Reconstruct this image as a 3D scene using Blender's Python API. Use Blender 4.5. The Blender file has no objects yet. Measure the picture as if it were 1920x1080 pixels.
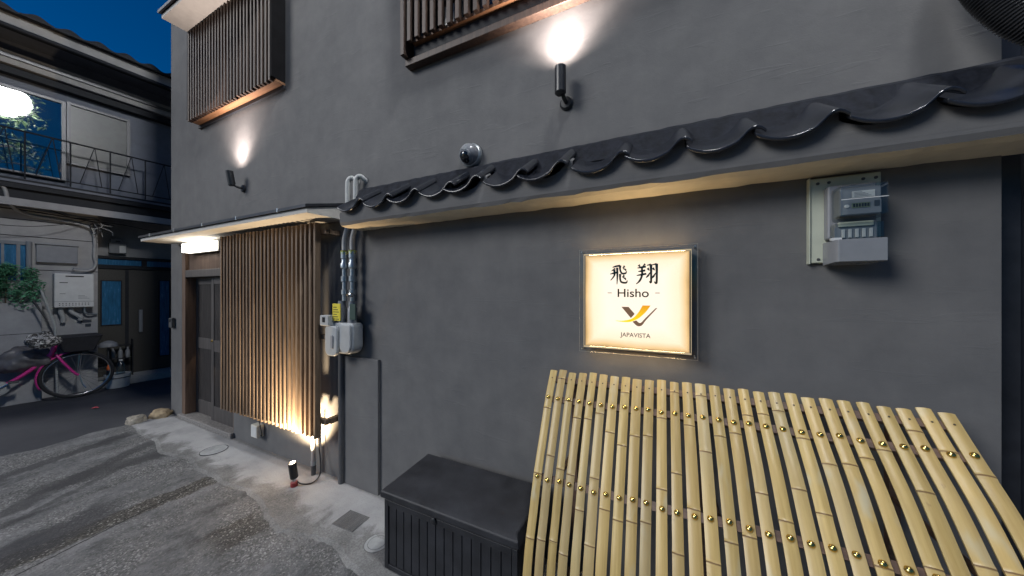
import bpy, bmesh, math, random
from mathutils import Vector, Matrix, Euler
R = math.radians
random.seed(7)
S = bpy.context.scene
COL = S.collection

# ------------------------------------------------------------ camera, world, sun, exposure
cam_d = bpy.data.cameras.new('camera'); cam = bpy.data.objects.new('camera', cam_d); COL.objects.link(cam)
cam_d.sensor_width = 36.0; cam_d.lens = 587.0 / 1920 * 36.0
cam_d.shift_y = 6.0 / 1920
cam_d.clip_start = 0.05; cam_d.clip_end = 500
cam.location = (0, -1.7, 1.55); cam.rotation_euler = (R(90), 0, R(25.5))
S.camera = cam

SUN_EL, SUN_AZ = R(28), R(220)          # dusk glow from the front left (azimuth clockwise from +y)
world = bpy.data.worlds.new('World'); S.world = world; world.use_nodes = True
nt = world.node_tree; nt.nodes.clear()
sky = nt.nodes.new('ShaderNodeTexSky'); sky.sky_type = 'NISHITA'; sky.sun_disc = False
sky.sun_elevation = R(3.5); sky.sun_rotation = SUN_AZ; sky.ozone_density = 6.0; sky.air_density = 1.0; sky.dust_density = 0.2
hs = nt.nodes.new('ShaderNodeHueSaturation'); hs.inputs['Saturation'].default_value = 1.35
bg = nt.nodes.new('ShaderNodeBackground'); bg.inputs['Strength'].default_value = 0.15
wo = nt.nodes.new('ShaderNodeOutputWorld')
nt.links.new(sky.outputs[0], hs.inputs['Color']); nt.links.new(hs.outputs[0], bg.inputs['Color']); nt.links.new(bg.outputs[0], wo.inputs['Surface'])

sun_d = bpy.data.lights.new('sun', 'SUN'); sun = bpy.data.objects.new('sun', sun_d); COL.objects.link(sun)
sun_d.energy = 2.0; sun_d.angle = R(24); sun_d.color = (1.0, 0.985, 0.96)
to_sun = Vector((math.sin(SUN_AZ) * math.cos(SUN_EL), math.cos(SUN_AZ) * math.cos(SUN_EL), math.sin(SUN_EL)))
sun.rotation_euler = to_sun.to_track_quat('Z', 'Y').to_euler()

S.view_settings.view_transform = 'Standard'; S.view_settings.look = 'None'
S.view_settings.exposure = 0.15; S.view_settings.gamma = 1.0; S.view_settings.use_curve_mapping = False
S.render.engine = 'CYCLES'
S.cycles.use_denoising = True
S.cycles.max_bounces = 8; S.cycles.transparent_max_bounces = 12
S.cycles.sample_clamp_indirect = 4.0; S.cycles.caustics_reflective = False; S.cycles.caustics_refractive = False

# ------------------------------------------------------------ helpers
class MB:
    """collects shapes, builds them as one mesh object"""
    def __init__(s): s.v = []; s.f = []
    def add(s, vs, fs):
        n = len(s.v); s.v += [tuple(v) for v in vs]; s.f += [tuple(i + n for i in f) for f in fs]; return s
    def box(s, x0, x1, y0, y1, z0, z1, m=None):
        vs = [Vector((x, y, z)) for z in (z0, z1) for y in (y0, y1) for x in (x0, x1)]
        if m is not None: vs = [m @ v for v in vs]
        return s.add(vs, [(0, 2, 3, 1), (4, 5, 7, 6), (0, 1, 5, 4), (2, 6, 7, 3), (0, 4, 6, 2), (1, 3, 7, 5)])
    def tube(s, pts, r, n=8, closed=False, cap=True):
        pts = [Vector(p) for p in pts]; m = len(pts); rs = r if isinstance(r, (list, tuple)) else [r] * m
        vs, up = [], None
        for i, p in enumerate(pts):
            if closed: t = pts[(i + 1) % m] - pts[i - 1]
            else: t = pts[min(i + 1, m - 1)] - pts[max(i - 1, 0)]
            t.normalize()
            if up is None: up = t.orthogonal().normalized()
            up = (up - t * up.dot(t)).normalized(); b = t.cross(up)
            for k in range(n):
                a = 2 * math.pi * k / n; vs.append(p + (up * math.cos(a) + b * math.sin(a)) * rs[i])
        fs = []
        for i in range(m if closed else m - 1):
            j = (i + 1) % m
            for k in range(n): fs.append((i * n + k, i * n + (k + 1) % n, j * n + (k + 1) % n, j * n + k))
        if cap and not closed: fs += [tuple(range(n))[::-1], tuple((m - 1) * n + k for k in range(n))]
        return s.add(vs, fs)
    def lathe(s, prof, n=20, m=None, cap=True):
        """prof: (radius, z) pairs, turned round local z"""
        m = m or Matrix(); vs = []
        for r, z in prof:
            for k in range(n):
                a = 2 * math.pi * k / n; vs.append(m @ Vector((r * math.cos(a), r * math.sin(a), z)))
        fs = []
        for i in range(len(prof) - 1):
            for k in range(n): fs.append((i * n + k, i * n + (k + 1) % n, (i + 1) * n + (k + 1) % n, (i + 1) * n + k))
        if cap: fs += [tuple(range(n))[::-1], tuple((len(prof) - 1) * n + k for k in range(n))]
        return s.add(vs, fs)
    def prism(s, poly, y0, y1, m=None):
        """polygon in xz, extruded along y"""
        m = m or Matrix(); n = len(poly)
        vs = [m @ Vector((x, y0, z)) for x, z in poly] + [m @ Vector((x, y1, z)) for x, z in poly]
        return s.add(vs, [tuple(range(n)), tuple(range(2 * n - 1, n - 1, -1))] + [(i, i + n, (i + 1) % n + n, (i + 1) % n) for i in range(n)])
    def build(s, name, mat, parent=None, smooth=None, bevel=0, seg=2):
        me = bpy.data.meshes.new(name); me.from_pydata(s.v, [], s.f)
        bm = bmesh.new(); bm.from_mesh(me); bmesh.ops.recalc_face_normals(bm, faces=bm.faces); bm.to_mesh(me); bm.free()
        me.materials.append(mat)
        if smooth is not None:
            me.shade_smooth(); me.set_sharp_from_angle(angle=R(smooth))
        o = bpy.data.objects.new(name, me); COL.objects.link(o)
        if parent: o.parent = parent
        if bevel:
            b = o.modifiers.new('bevel', 'BEVEL'); b.width = bevel; b.segments = seg; b.limit_method = 'ANGLE'; b.angle_limit = R(40)
            if smooth is None: me.shade_smooth(); b.harden_normals = True
        return o

def tag(o, label=None, cat=None, group=None, kind=None):
    if label: o['label'] = label
    if cat: o['category'] = cat
    if group: o['group'] = group
    if kind: o['kind'] = kind
    return o
def thing(name, label, cat, loc=(0, 0, 0), rz=0.0, group=None):
    o = bpy.data.objects.new(name, None); COL.objects.link(o); o.empty_display_size = .1
    o.location = loc; o.rotation_euler = (0, 0, rz)
    return tag(o, label, cat, group)
def copy_obj(o, parent=None, loc=None):
    c = o.copy(); COL.objects.link(c)
    if parent: c.parent = parent
    if loc is not None: c.location = loc
    return c
def box(*a): return MB().box(*a)
def smoothpath(pts, n=6):
    P = [Vector(p) for p in pts]; out = []
    for i in range(len(P) - 1):
        p0, p1, p2, p3 = P[max(i - 1, 0)], P[i], P[i + 1], P[min(i + 2, len(P) - 1)]
        for k in range(n):
            t = k / n
            out.append(.5 * ((2 * p1) + (p2 - p0) * t + (2 * p0 - 5 * p1 + 4 * p2 - p3) * t * t + (3 * p1 - p0 - 3 * p2 + p3) * t ** 3))
    return out + [P[-1]]
def rotm(loc, rx=0, ry=0, rz=0): return Matrix.Translation(loc) @ Euler((R(rx), R(ry), R(rz))).to_matrix().to_4x4()

# ------------------------------------------------------------ materials
class NG:
    def __init__(s, name):
        s.m = bpy.data.materials.new(name); s.m.use_nodes = True; s.t = s.m.node_tree
        s.b = s.t.nodes['Principled BSDF']; s.tc = s.t.nodes.new('ShaderNodeTexCoord')
    def n(s, typ, **kw):
        x = s.t.nodes.new(typ)
        for k, v in kw.items(): setattr(x, k, v)
        return x
    def link(s, a, b): s.t.links.new(a, b)
    def noise(s, scale, detail=4, rough=.55, dist=0, vec=None, stretch=None):
        x = s.n('ShaderNodeTexNoise'); x.inputs['Scale'].default_value = scale; x.inputs['Detail'].default_value = detail
        x.inputs['Roughness'].default_value = rough; x.inputs['Distortion'].default_value = dist
        src = vec or s.tc.outputs['Object']
        if stretch:
            mp = s.n('ShaderNodeMapping'); mp.inputs['Scale'].default_value = stretch; s.link(src, mp.inputs[0]); src = mp.outputs[0]
        s.link(src, x.inputs['Vector']); return x.outputs['Fac']
    def ramp(s, fac, stops):
        x = s.n('ShaderNodeValToRGB'); e = x.color_ramp.elements
        while len(e) < len(stops): e.new(.5)
        for q, (p, c) in zip(e, stops): q.position = p; q.color = (*c, 1) if len(c) == 3 else c
        s.link(fac, x.inputs[0]); return x.outputs[0]
    def math(s, op, a, b=None, c=None, clamp=False):
        x = s.n('ShaderNodeMath', operation=op); x.use_clamp = clamp
        for i, v in enumerate((a, b, c)):
            if v is None: continue
            if isinstance(v, (int, float)): x.inputs[i].default_value = v
            else: s.link(v, x.inputs[i])
        return x.outputs[0]
    def mix(s, fac, a, b, mode='MIX'):
        x = s.n('ShaderNodeMix', data_type='RGBA', blend_type=mode)
        for i, v in ((0, fac), (6, a), (7, b)):
            if isinstance(v, (int, float)): x.inputs[i].default_value = v
            elif isinstance(v, tuple): x.inputs[i].default_value = (*v, 1)
            else: s.link(v, x.inputs[i])
        return x.outputs[2]
    def sstep(s, v, lo, hi):
        x = s.n('ShaderNodeMapRange', interpolation_type='SMOOTHSTEP')
        x.inputs[1].default_value = lo; x.inputs[2].default_value = hi; s.link(v, x.inputs[0]); return x.outputs[0]
    def bump(s, h, strength=.3, dist=.01):
        x = s.n('ShaderNodeBump'); x.inputs['Strength'].default_value = strength; x.inputs['Distance'].default_value = dist
        s.link(h, x.inputs['Height']); s.link(x.outputs[0], s.b.inputs['Normal'])
    def out(s, col=None, rough=None, metal=None, spec=None):
        for k, v in (('Base Color', col), ('Roughness', rough), ('Metallic', metal), ('Specular IOR Level', spec)):
            if v is None: continue
            if isinstance(v, tuple): s.b.inputs[k].default_value = (*v, 1)
            elif isinstance(v, (int, float)): s.b.inputs[k].default_value = v
            else: s.link(v, s.b.inputs[k])
        return s.m
def sc(c, k): return tuple(min(1, x * k) for x in c)
def simple(name, col, rough=.5, metal=0, var=.12, scale=14, bump=0, bscale=60, spec=.5, stretch=None, objvar=0):
    g = NG(name); f = g.noise(scale, 5, .6, stretch=stretch)
    c = g.ramp(f, [(.3, sc(col, 1 - var)), (.7, sc(col, 1 + var))])
    if objvar:
        oi = g.n('ShaderNodeObjectInfo'); k = g.math('MULTIPLY_ADD', oi.outputs['Random'], 2 * objvar, 1 - objvar)
        c = g.mix(1.0, c, (1, 1, 1), 'MULTIPLY'); cc = g.n('ShaderNodeCombineColor')
        for i in range(3): g.link(k, cc.inputs[i])
        c = g.mix(1.0, c, cc.outputs[0], 'MULTIPLY')
    if bump: g.bump(g.noise(bscale, 4, .6, stretch=stretch), bump, .004)
    r = g.math('MULTIPLY_ADD', f, .2, max(0, rough - .1))
    return g.out(c, r, metal, spec)
def emit(name, col, strength):
    m = bpy.data.materials.new(name); m.use_nodes = True; b = m.node_tree.nodes['Principled BSDF']
    b.inputs['Base Color'].default_value = (*sc(col, .6), 1); b.inputs['Emission Color'].default_value = (*col, 1); b.inputs['Emission Strength'].default_value = strength
    return m
def clear_plastic(name, tint=(.9, .93, .92), rough=.06, trans=.75):
    g = NG(name); t = g.n('ShaderNodeBsdfTransparent'); t.inputs[0].default_value = (*tint, 1)
    gl = g.n('ShaderNodeBsdfGlossy'); gl.inputs['Roughness'].default_value = rough; gl.inputs['Color'].default_value = (.9, .9, .9, 1)
    fr = g.n('ShaderNodeFresnel'); fr.inputs[0].default_value = 1.5
    ms = g.n('ShaderNodeMixShader'); k = g.math('MULTIPLY_ADD', fr.outputs[0], .45, (1 - trans) * .12)
    g.link(k, ms.inputs[0]); g.link(t.outputs[0], ms.inputs[1]); g.link(gl.outputs[0], ms.inputs[2])
    g.link(ms.outputs[0], g.t.nodes['Material Output'].inputs['Surface']); return g.m

def plaster():
    g = NG('charcoal_plaster')
    big = g.noise(.9, 4, .55); ver = g.noise(1.0, 5, .65, stretch=(7, 7, .7)); mid = g.noise(6, 5, .6); fine = g.noise(160, 3, .6)
    c = g.ramp(g.math('ADD', g.math('MULTIPLY', big, .45), g.math('ADD', g.math('MULTIPLY', mid, .40), g.math('MULTIPLY', ver, .15))), [(.36, (.108, .109, .112)), (.64, (.160, .159, .158))])
    mp = g.n('ShaderNodeMapping'); mp.inputs['Rotation'].default_value = (0, R(38), 0); mp.inputs['Scale'].default_value = (1.2, 1, 9); g.link(g.tc.outputs['Object'], mp.inputs[0])
    tr = g.noise(2.2, 4, .6, dist=.8, vec=mp.outputs[0]); ridge = g.sstep(tr, .60, .66)
    h = g.math('ADD', g.math('MULTIPLY', ridge, .18), g.math('ADD', g.math('MULTIPLY', mid, 1.3), g.math('MULTIPLY', fine, .16)))
    g.bump(h, .38, .006)
    return g.out(c, .82, 0, .3)
M = {}
M['plaster'] = plaster()
M['cream'] = simple('cream_plaster', (.72, .62, .45), .8, var=.1, scale=9, bump=.3, bscale=40)  # coping underside: cream lightened, part of the sign's glow is in the colour
M['soffit'] = simple('soffit_board', (.52, .50, .46), .7, var=.08)
M['black_metal'] = simple('black_metal', (.018, .019, .021), .38, .0, var=.2, spec=.5)
M['dark_sheet'] = simple('dark_roof_sheet', (.028, .030, .036), .42, .3, var=.25)
def tilemat():
    g = NG('black_glazed_tile'); f = g.noise(9, 5, .6); f2 = g.noise(60, 4, .7)
    c = g.ramp(f, [(.3, (.008, .010, .014)), (.7, (.022, .025, .034))])
    g.bump(g.math('ADD', f2, g.math('MULTIPLY', f, 2)), .15, .004)
    return g.out(c, g.math('MULTIPLY_ADD', f, .25, .08), 0, .7)
M['tile'] = tilemat()
M['top_mortar'] = simple('black_roof_mortar', (.016, .018, .024), .75, 0, var=.5, scale=25, bump=.7, bscale=45, spec=.12)
M['matte_black'] = simple('matte_black_board', (.010, .010, .011), .85, 0, var=.3, spec=.08)
M['old_tile'] = simple('old_grey_tile', (.035, .037, .042), .7, 0, var=.35, scale=12, spec=.2)
def woodmat(name, a, b, rough=.55, stretch=(30, 30, 2), objvar=.18, bump=.25):
    g = NG(name); oi = g.n('ShaderNodeObjectInfo')
    va = g.n('ShaderNodeVectorMath', operation='ADD'); cx = g.n('ShaderNodeCombineXYZ')
    g.link(g.math('MULTIPLY', oi.outputs['Random'], 37.0), cx.inputs[0]); g.link(g.tc.outputs['Object'], va.inputs[0]); g.link(cx.outputs[0], va.inputs[1])
    f = g.noise(1.6, 6, .65, dist=.6, vec=va.outputs[0], stretch=stretch)
    c = g.ramp(f, [(.3, a), (.7, b)])
    k = g.math('MULTIPLY_ADD', oi.outputs['Random'], 2 * objvar, 1 - objvar); cc = g.n('ShaderNodeCombineColor')
    for i in range(3): g.link(k, cc.inputs[i])
    g.bump(f, bump, .003)
    return g.out(g.mix(1.0, c, cc.outputs[0], 'MULTIPLY'), rough, 0, .4)
M['lattice'] = woodmat('brown_stained_slat', (.090, .062, .042), (.21, .152, .104))
M['lattice_up'] = woodmat('weathered_brown_slat', (.030, .019, .015), (.075, .046, .032))
M['sill_wood'] = woodmat('reddish_sill_board', (.15, .075, .035), (.30, .15, .075), stretch=(2, 30, 30))
M['frame_wood'] = woodmat('brown_door_frame', (.075, .045, .030), (.15, .095, .066))
M['rail_wood'] = woodmat('dark_brown_batten', (.055, .034, .026), (.12, .075, .055), stretch=(2, 30, 30))
M['door'] = woodmat('black_brown_door', (.040, .036, .036), (.085, .077, .075))
M['transom'] = woodmat('pale_transom_slat', (.13, .09, .07), (.24, .17, .135))
def bamboo():
    g = NG('split_bamboo'); oi = g.n('ShaderNodeObjectInfo')
    va = g.n('ShaderNodeVectorMath', operation='ADD'); cx = g.n('ShaderNodeCombineXYZ')
    g.link(g.math('MULTIPLY', oi.outputs['Random'], 53.0), cx.inputs[1]); g.link(g.tc.outputs['Object'], va.inputs[0]); g.link(cx.outputs[0], va.inputs[1])
    f = g.noise(1.2, 5, .6, vec=va.outputs[0], stretch=(60, 3, 3)); blot = g.noise(5, 3, .5, vec=va.outputs[0], stretch=(3, 1, 1))
    c = g.ramp(f, [(.25, (.37, .258, .088)), (.75, (.55, .41, .165))])
    c = g.mix(g.sstep(blot, .58, .75), c, (.46, .42, .28))
    c = g.mix(g.math('MULTIPLY', g.sstep(g.noise(.9, 2, .5, vec=va.outputs[0], stretch=(.3, 1, 1)), .52, .68), .45), c, (.33, .30, .20))
    c = g.mix(g.math('MULTIPLY', g.math('FRACT', g.math('MULTIPLY', oi.outputs['Random'], 7.3)), .35), c, (.44, .30, .12))
    spots = g.noise(38, 3, .6, vec=va.outputs[0], stretch=(1, .6, .6)); c = g.mix(g.math('MULTIPLY', g.sstep(spots, .68, .8), .5), c, (.20, .12, .05))
    at = g.n('ShaderNodeAttribute', attribute_name='node'); c = g.mix(g.math('MULTIPLY', at.outputs['Fac'], .85, clamp=True), c, (.17, .10, .045))
    k = g.math('MULTIPLY_ADD', oi.outputs['Random'], .26, .87); cc = g.n('ShaderNodeCombineColor')
    for i in range(3): g.link(k, cc.inputs[i])
    g.bump(f, .12, .002)
    return g.out(g.mix(1.0, c, cc.outputs[0], 'MULTIPLY'), g.math('MULTIPLY_ADD', f, .2, .3), 0, .5)
M['bamboo'] = bamboo()
M['brass'] = simple('polished_brass', (.72, .52, .16), .22, 1, var=.1)
M['nail'] = simple('dark_nail', (.04, .03, .02), .6)
M['resin'] = simple('black_resin', (.022, .023, .027), .55, 0, var=.4, scale=7, bump=.35, bscale=150, spec=.4)
M['white_pipe'] = simple('white_pipe', (.42, .43, .42), .45, var=.1)
M['steel'] = simple('galvanised_fitting', (.42, .46, .48), .38, .7, var=.2, scale=30)
M['grey_paint'] = simple('grey_painted_pipe', (.075, .076, .08), .6, var=.1)
M['meter_white'] = simple('pale_meter_casing', (.34, .36, .37), .4, var=.08)
M['yellow'] = simple('yellow_label', (.70, .58, .04), .5, var=.05)
M['green_tag'] = simple('dark_green_tag', (.02, .05, .04), .5)
M['board'] = simple('pale_green_board', (.47, .50, .41), .5, var=.06)
M['pale_grey'] = simple('pale_grey_plastic', (.23, .24, .255), .22, var=.06)
M['mid_grey'] = simple('mid_grey_plastic', (.22, .23, .25), .4, var=.08)
M['dark_grey'] = simple('dark_grey_plastic', (.06, .065, .07), .45)
M['lcd'] = simple('lcd_green', (.17, .20, .11), .3)
M['ink'] = simple('black_ink', (.012, .010, .009), .6, var=.05)
M['clear'] = clear_plastic('clear_cover')
M['acrylic'] = clear_plastic('clear_acrylic', (.97, .97, .96), .03, .93)
M['smoke'] = clear_plastic('dome_cover', (.45, .47, .5), .05, .6)
M['lens'] = emit('warm_lens', (1, .82, .62), 9)
M['porch'] = emit('porch_tube', (1.0, .93, .82), 7)
M['lamp_globe'] = emit('street_lamp_globe', (.97, .98, 1.0), 185)
M['red'] = simple('red_plastic', (.25, .03, .03), .45)
M['stone'] = simple('rough_stone', (.30, .27, .22), .85, var=.35, scale=18, bump=.9, bscale=40)
M['sill_stone'] = simple('granite_sill', (.20, .19, .18), .8, var=.45, scale=60, bump=.5, bscale=90)
M['iron'] = simple('cast_iron', (.16, .16, .16), .65, .2, var=.25, scale=40)
M['conc_lid'] = simple('concrete_lid', (.36, .37, .37), .85, var=.12, scale=40, bump=.4, bscale=120)
M['glass_dark'] = simple('dark_window_glass', (.006, .008, .010), .03, 0, var=0, spec=.8); M['glass_dark'].node_tree.nodes['Principled BSDF'].inputs['Roughness'].default_value = .03
def dusk_glass(name, col, rough):
    g = NG(name); w = g.noise(2.5, 2, .5); g.bump(w, .06, .02); g.out(col, rough, 0, .9); g.b.inputs['Metallic'].default_value = .0
    g.b.inputs['IOR'].default_value = 1.9; return g.m
M['mirror_glass'] = dusk_glass('reflecting_window_glass', (.004, .03, .075), .02)
M['frost'] = simple('frosted_glass', (.115, .12, .115), .35, var=.25, scale=4)
M['blue_glass'] = simple('blue_ribbed_glass', (.02, .13, .27), .25, var=.3, scale=6, stretch=(8, 8, 1))
M['nb_wall'] = simple('neighbour_mortar', (.34, .34, .345), .85, var=.14, scale=5, bump=.3, bscale=50)
M['nb_up'] = simple('neighbour_upper_siding', (.15, .165, .20), .7, var=.15, scale=5)
M['nb_band'] = simple('neighbour_eave_board', (.34, .33, .32), .7, var=.15, scale=6)
M['nb_dark'] = simple('neighbour_dark_trim', (.020, .022, .027), .6, var=.2, spec=.2)
M['nb_door'] = simple('dark_speckled_door', (.055, .052, .046), .5, .2, var=.5, scale=90)
M['alu'] = simple('bronze_aluminium', (.10, .10, .105), .4, .5, var=.1)
M['pink'] = simple('magenta_paint', (.66, .04, .27), .3, 0, var=.06, spec=.6)
M['chrome'] = simple('chrome', (.62, .63, .65), .2, 1, var=.08)
M['rubber'] = simple('tyre_rubber', (.022, .022, .024), .8, var=.2)
M['bag'] = simple('black_nylon', (.022, .022, .026), .7, var=.25, scale=20, bump=.5, bscale=12)
M['tarp'] = simple('grey_rain_cover', (.13, .125, .13), .4, var=.35, scale=7, bump=.8, bscale=9)
def muffmat():
    g = NG('zebra_patterned_cloth'); f = g.noise(16, 3, .6, dist=2.0)
    return g.out(g.ramp(f, [(.45, (.62, .60, .57)), (.52, (.06, .055, .05))]), .8)
M['muff'] = muffmat()
M['leaf'] = simple('green_leaf', (.11, .30, .17), .28, var=.45, scale=4, spec=.5)
M['leaf2'] = simple('tree_leaf', (.05, .085, .03), .5, var=.4, scale=4)
M['bark'] = simple('bark', (.10, .075, .055), .9, var=.3, scale=20, bump=.8, bscale=30)
M['cable'] = simple('black_cable', (.016, .016, .018), .5)
M['conduit'] = simple('pale_conduit', (.34, .34, .34), .55, var=.12)
M['white'] = simple('white_plastic', (.62, .63, .62), .4, var=.06)
M['orange'] = simple('orange_plastic', (.80, .16, .03), .4)
M['pole'] = simple('concrete_pole', (.3, .3, .29), .85, var=.1)
M['litter'] = simple('pink_paper', (.7, .12, .14), .7)

def asphalt():
    g = NG('asphalt'); f = g.noise(1.3, 4, .6); a = g.noise(140, 3, .7)
    c = g.ramp(f, [(.3, (.040, .042, .050)), (.7, (.070, .072, .082))]); c = g.mix(g.math('MULTIPLY', g.sstep(a, .55, .75), .5), c, (.15, .15, .155))
    g.bump(a, .6, .006); return g.out(c, .75, 0, .4)
def old_concrete():
    g = NG('old_concrete'); sep = g.n('ShaderNodeSeparateXYZ'); g.link(g.tc.outputs['Object'], sep.inputs[0]); X, Y = sep.outputs[0], sep.outputs[1]
    st = g.noise(1.0, 5, .62, dist=.35, stretch=(5.5, 1.0, 1)); cl = g.noise(4.5, 8, .75); fine = g.noise(48, 6, .85); fine2 = g.noise(240, 2, .7)
    base = g.ramp(g.math('ADD', g.math('MULTIPLY', st, .5), g.math('MULTIPLY', cl, .5)), [(.36, (.055, .056, .060)), (.45, (.125, .127, .130)), (.56, (.22, .222, .226)), (.70, (.32, .32, .32))])
    base = g.mix(g.math('MULTIPLY', g.sstep(fine, .55, .66), .6), base, (.38, .38, .37))
    base = g.mix(g.math('MULTIPLY', g.sstep(fine, .47, .38), .65), base, (.05, .058, .055))
    vo = g.n('ShaderNodeTexVoronoi'); vo.inputs['Scale'].default_value = 125; g.link(g.tc.outputs['Object'], vo.inputs['Vector'])
    grit = g.n('ShaderNodeSeparateColor'); g.link(vo.outputs['Color'], grit.inputs[0])
    gm_ = g.math('MULTIPLY', g.sstep(g.noise(2.2, 4, .6), .40, .60), .55)
    base = g.mix(gm_, base, g.ramp(grit.outputs[0], [(.0, (.04, .04, .038)), (.5, (.14, .138, .132)), (.82, (.24, .24, .235)), (1, (.55, .55, .53))]))
    wob = g.noise(3.0, 4, .6); wob2 = g.noise(16, 6, .8)
    def band(x0, slope, half, soft, y_lo, y_hi, col, amt, base, wamp=.22):
        # a worn or wet strip lying along x = x0 + slope*y
        d = g.math('SUBTRACT', X, g.math('MULTIPLY_ADD', Y, slope, x0))
        d = g.math('ADD', d, g.math('MULTIPLY', g.math('SUBTRACT', wob, .5), wamp)); d = g.math('ADD', d, g.math('MULTIPLY', g.math('SUBTRACT', wob2, .5), wamp * .8))
        m = g.sstep(g.math('ABSOLUTE', d), half + soft, half); m = g.math('MULTIPLY', m, g.math('MULTIPLY', g.sstep(Y, y_lo - .1, y_lo + .1), g.sstep(Y, y_hi + .08, y_hi - .08)))
        return g.mix(g.math('MULTIPLY', m, amt), base, col)
    agg = g.ramp(grit.outputs[0], [(0, (.03, .028, .024)), (.6, (.075, .07, .06)), (.9, (.15, .14, .12)), (1, (.40, .39, .36))])
    base = band(-3.32, .02, .085, .03, -3.5, -.42, agg, .9, base, .14)
    base = band(-2.42, .05, .10, .05, -.78, -.50, agg, .8, base, .16)
    base = band(-5.35, -.35, .05, .05, -4, -.40, (.050, .050, .054), .75, base)
    base = band(-4.32, .02, .07, .06, -1.15, -.30, (.060, .060, .062), .75, base)
    base = band(-4.95, -.65, .05, .05, -4, -.35, (.055, .055, .058), .7, base)
    base = band(-4.68, -.6, .025, .03, -4, -.6, (.060, .060, .062), .6, base)
    base = band(-3.83, -.30, .10, .08, -4, -.9, (.050, .050, .055), .7, base, .3)
    base = band(-3.46, -.22, .004, .003, -4, -.36, (.02, .02, .02), .9, base, .03)
    g.bump(g.math('ADD', fine, g.math('MULTIPLY', grit.outputs[1], .5)), .9, .008)
    return g.out(base, .82, 0, .35)
def apron_concrete():
    g = NG('new_apron_concrete'); f = g.noise(3, 6, .62); fine = g.noise(110, 4, .7); st = g.noise(1.2, 4, .6, stretch=(1, 3, 1))
    c = g.ramp(g.math('ADD', g.math('MULTIPLY', f, .6), g.math('MULTIPLY', st, .4)), [(.34, (.27, .272, .275)), (.5, (.37, .37, .37)), (.66, (.44, .44, .435))])
    c = g.mix(g.math('MULTIPLY', g.sstep(fine, .48, .34), .35), c, (.17, .17, .17))
    sep = g.n('ShaderNodeSeparateXYZ'); g.link(g.tc.outputs['Object'], sep.inputs[0])
    wn = g.noise(4.5, 6, .65, dist=.5); yy_ = g.math('ADD', sep.outputs[1], g.math('MULTIPLY', g.math('SUBTRACT', wn, .5), .55))
    worn = g.ramp(g.math('ADD', g.math('MULTIPLY', fine, .5), g.math('MULTIPLY', f, .5)), [(.36, (.09, .089, .086)), (.52, (.20, .20, .196)), (.66, (.31, .31, .30))])
    c = g.mix(g.math('MULTIPLY', g.sstep(yy_, -.24, -.36), 1.0), c, worn)
    c = g.mix(g.math('MULTIPLY', g.sstep(g.math('ADD', sep.outputs[1], g.math('MULTIPLY', g.noise(14, 4, .7), .05)), -.03, .012), .6), c, (.07, .068, .062))   # grime in the seam along the wall
    g.bump(fine, .45, .004); return g.out(c, .85, 0, .3)
M['asphalt'] = asphalt(); M['old_concrete'] = old_concrete(); M['apron'] = apron_concrete()

# ------------------------------------------------------------ ground
g = MB(); g.add([(-60, -60, 0), (60, -60, 0), (60, 60, 0), (-60, 60, 0)], [(0, 1, 2, 3)])
tag(g.build('alley_road', M['asphalt']), kind='structure')
g = MB(); N = 60
edge = [(-5.55 + .05 * math.sin(i * .9) + random.uniform(-.025, .025), .05 - i * .11) for i in range(N)]
vs = [(x, y, .006) for x, y in edge] + [(9, y, .006) for x, y in edge]
g.add(vs, [(i, i + 1, N + i + 1, N + i) for i in range(N - 1)])
tag(g.build('pavement', M['old_concrete']), kind='structure')
random.seed(11)
pts = [(-5.56, -.34), (-5.2, -.37), (-4.7, -.39), (-4.3, -.45), (-3.9, -.40), (-3.6, -.43), (-3.2, -.45), (-2.9, -.40), (-2.7, -.44), (-2.45, -.50), (-2.2, -.53), (-2.0, -.50), (-1.8, -.46), (-1.5, -.52), (-1.0, -.55), (0, -.6), (2, -.6)]
fine = []
for (x0, y0), (x1, y1) in zip(pts, pts[1:]):
    n = max(3, int((x1 - x0) / .02)) if x1 < 0 else 4
    for k in range(n):
        t = k / n; fine.append((x0 + (x1 - x0) * t, y0 + (y1 - y0) * t + random.gauss(0, .004) + .012 * math.sin((x0 + (x1 - x0) * t) * 9)))
fine.append(pts[-1])
g = MB(); n = len(fine)
vs = [(x, y, .006 + .0005) for x, y in fine] + [(x, y + .03, .014) for x, y in fine] + [(x, .02, .022) for x, y in fine]
g.add(vs, [(i, i + 1, n + i + 1, n + i) for i in range(n - 1)] + [(n + i, n + i + 1, 2 * n + i + 1, 2 * n + i) for i in range(n - 1)])
tag(g.build('concrete_apron', M['apron']), kind='structure')

# ------------------------------------------------------------ the charcoal house
house = thing('plaster_house', 'dark grey plastered townhouse with lattice windows and tiled coping', 'house', (-5.536, 0, 0))
HX = 5.536                                              # the house empty stands at its left front corner
def H(mb, name, mat, parent=None, **k):
    """build in world coordinates, parent to the house"""
    o = mb.build(name, mat, None, **k); o.parent = parent or house
    
    if not parent: o.matrix_parent_inverse = Matrix.Translation((HX, 0, 0))
    return o
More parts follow.
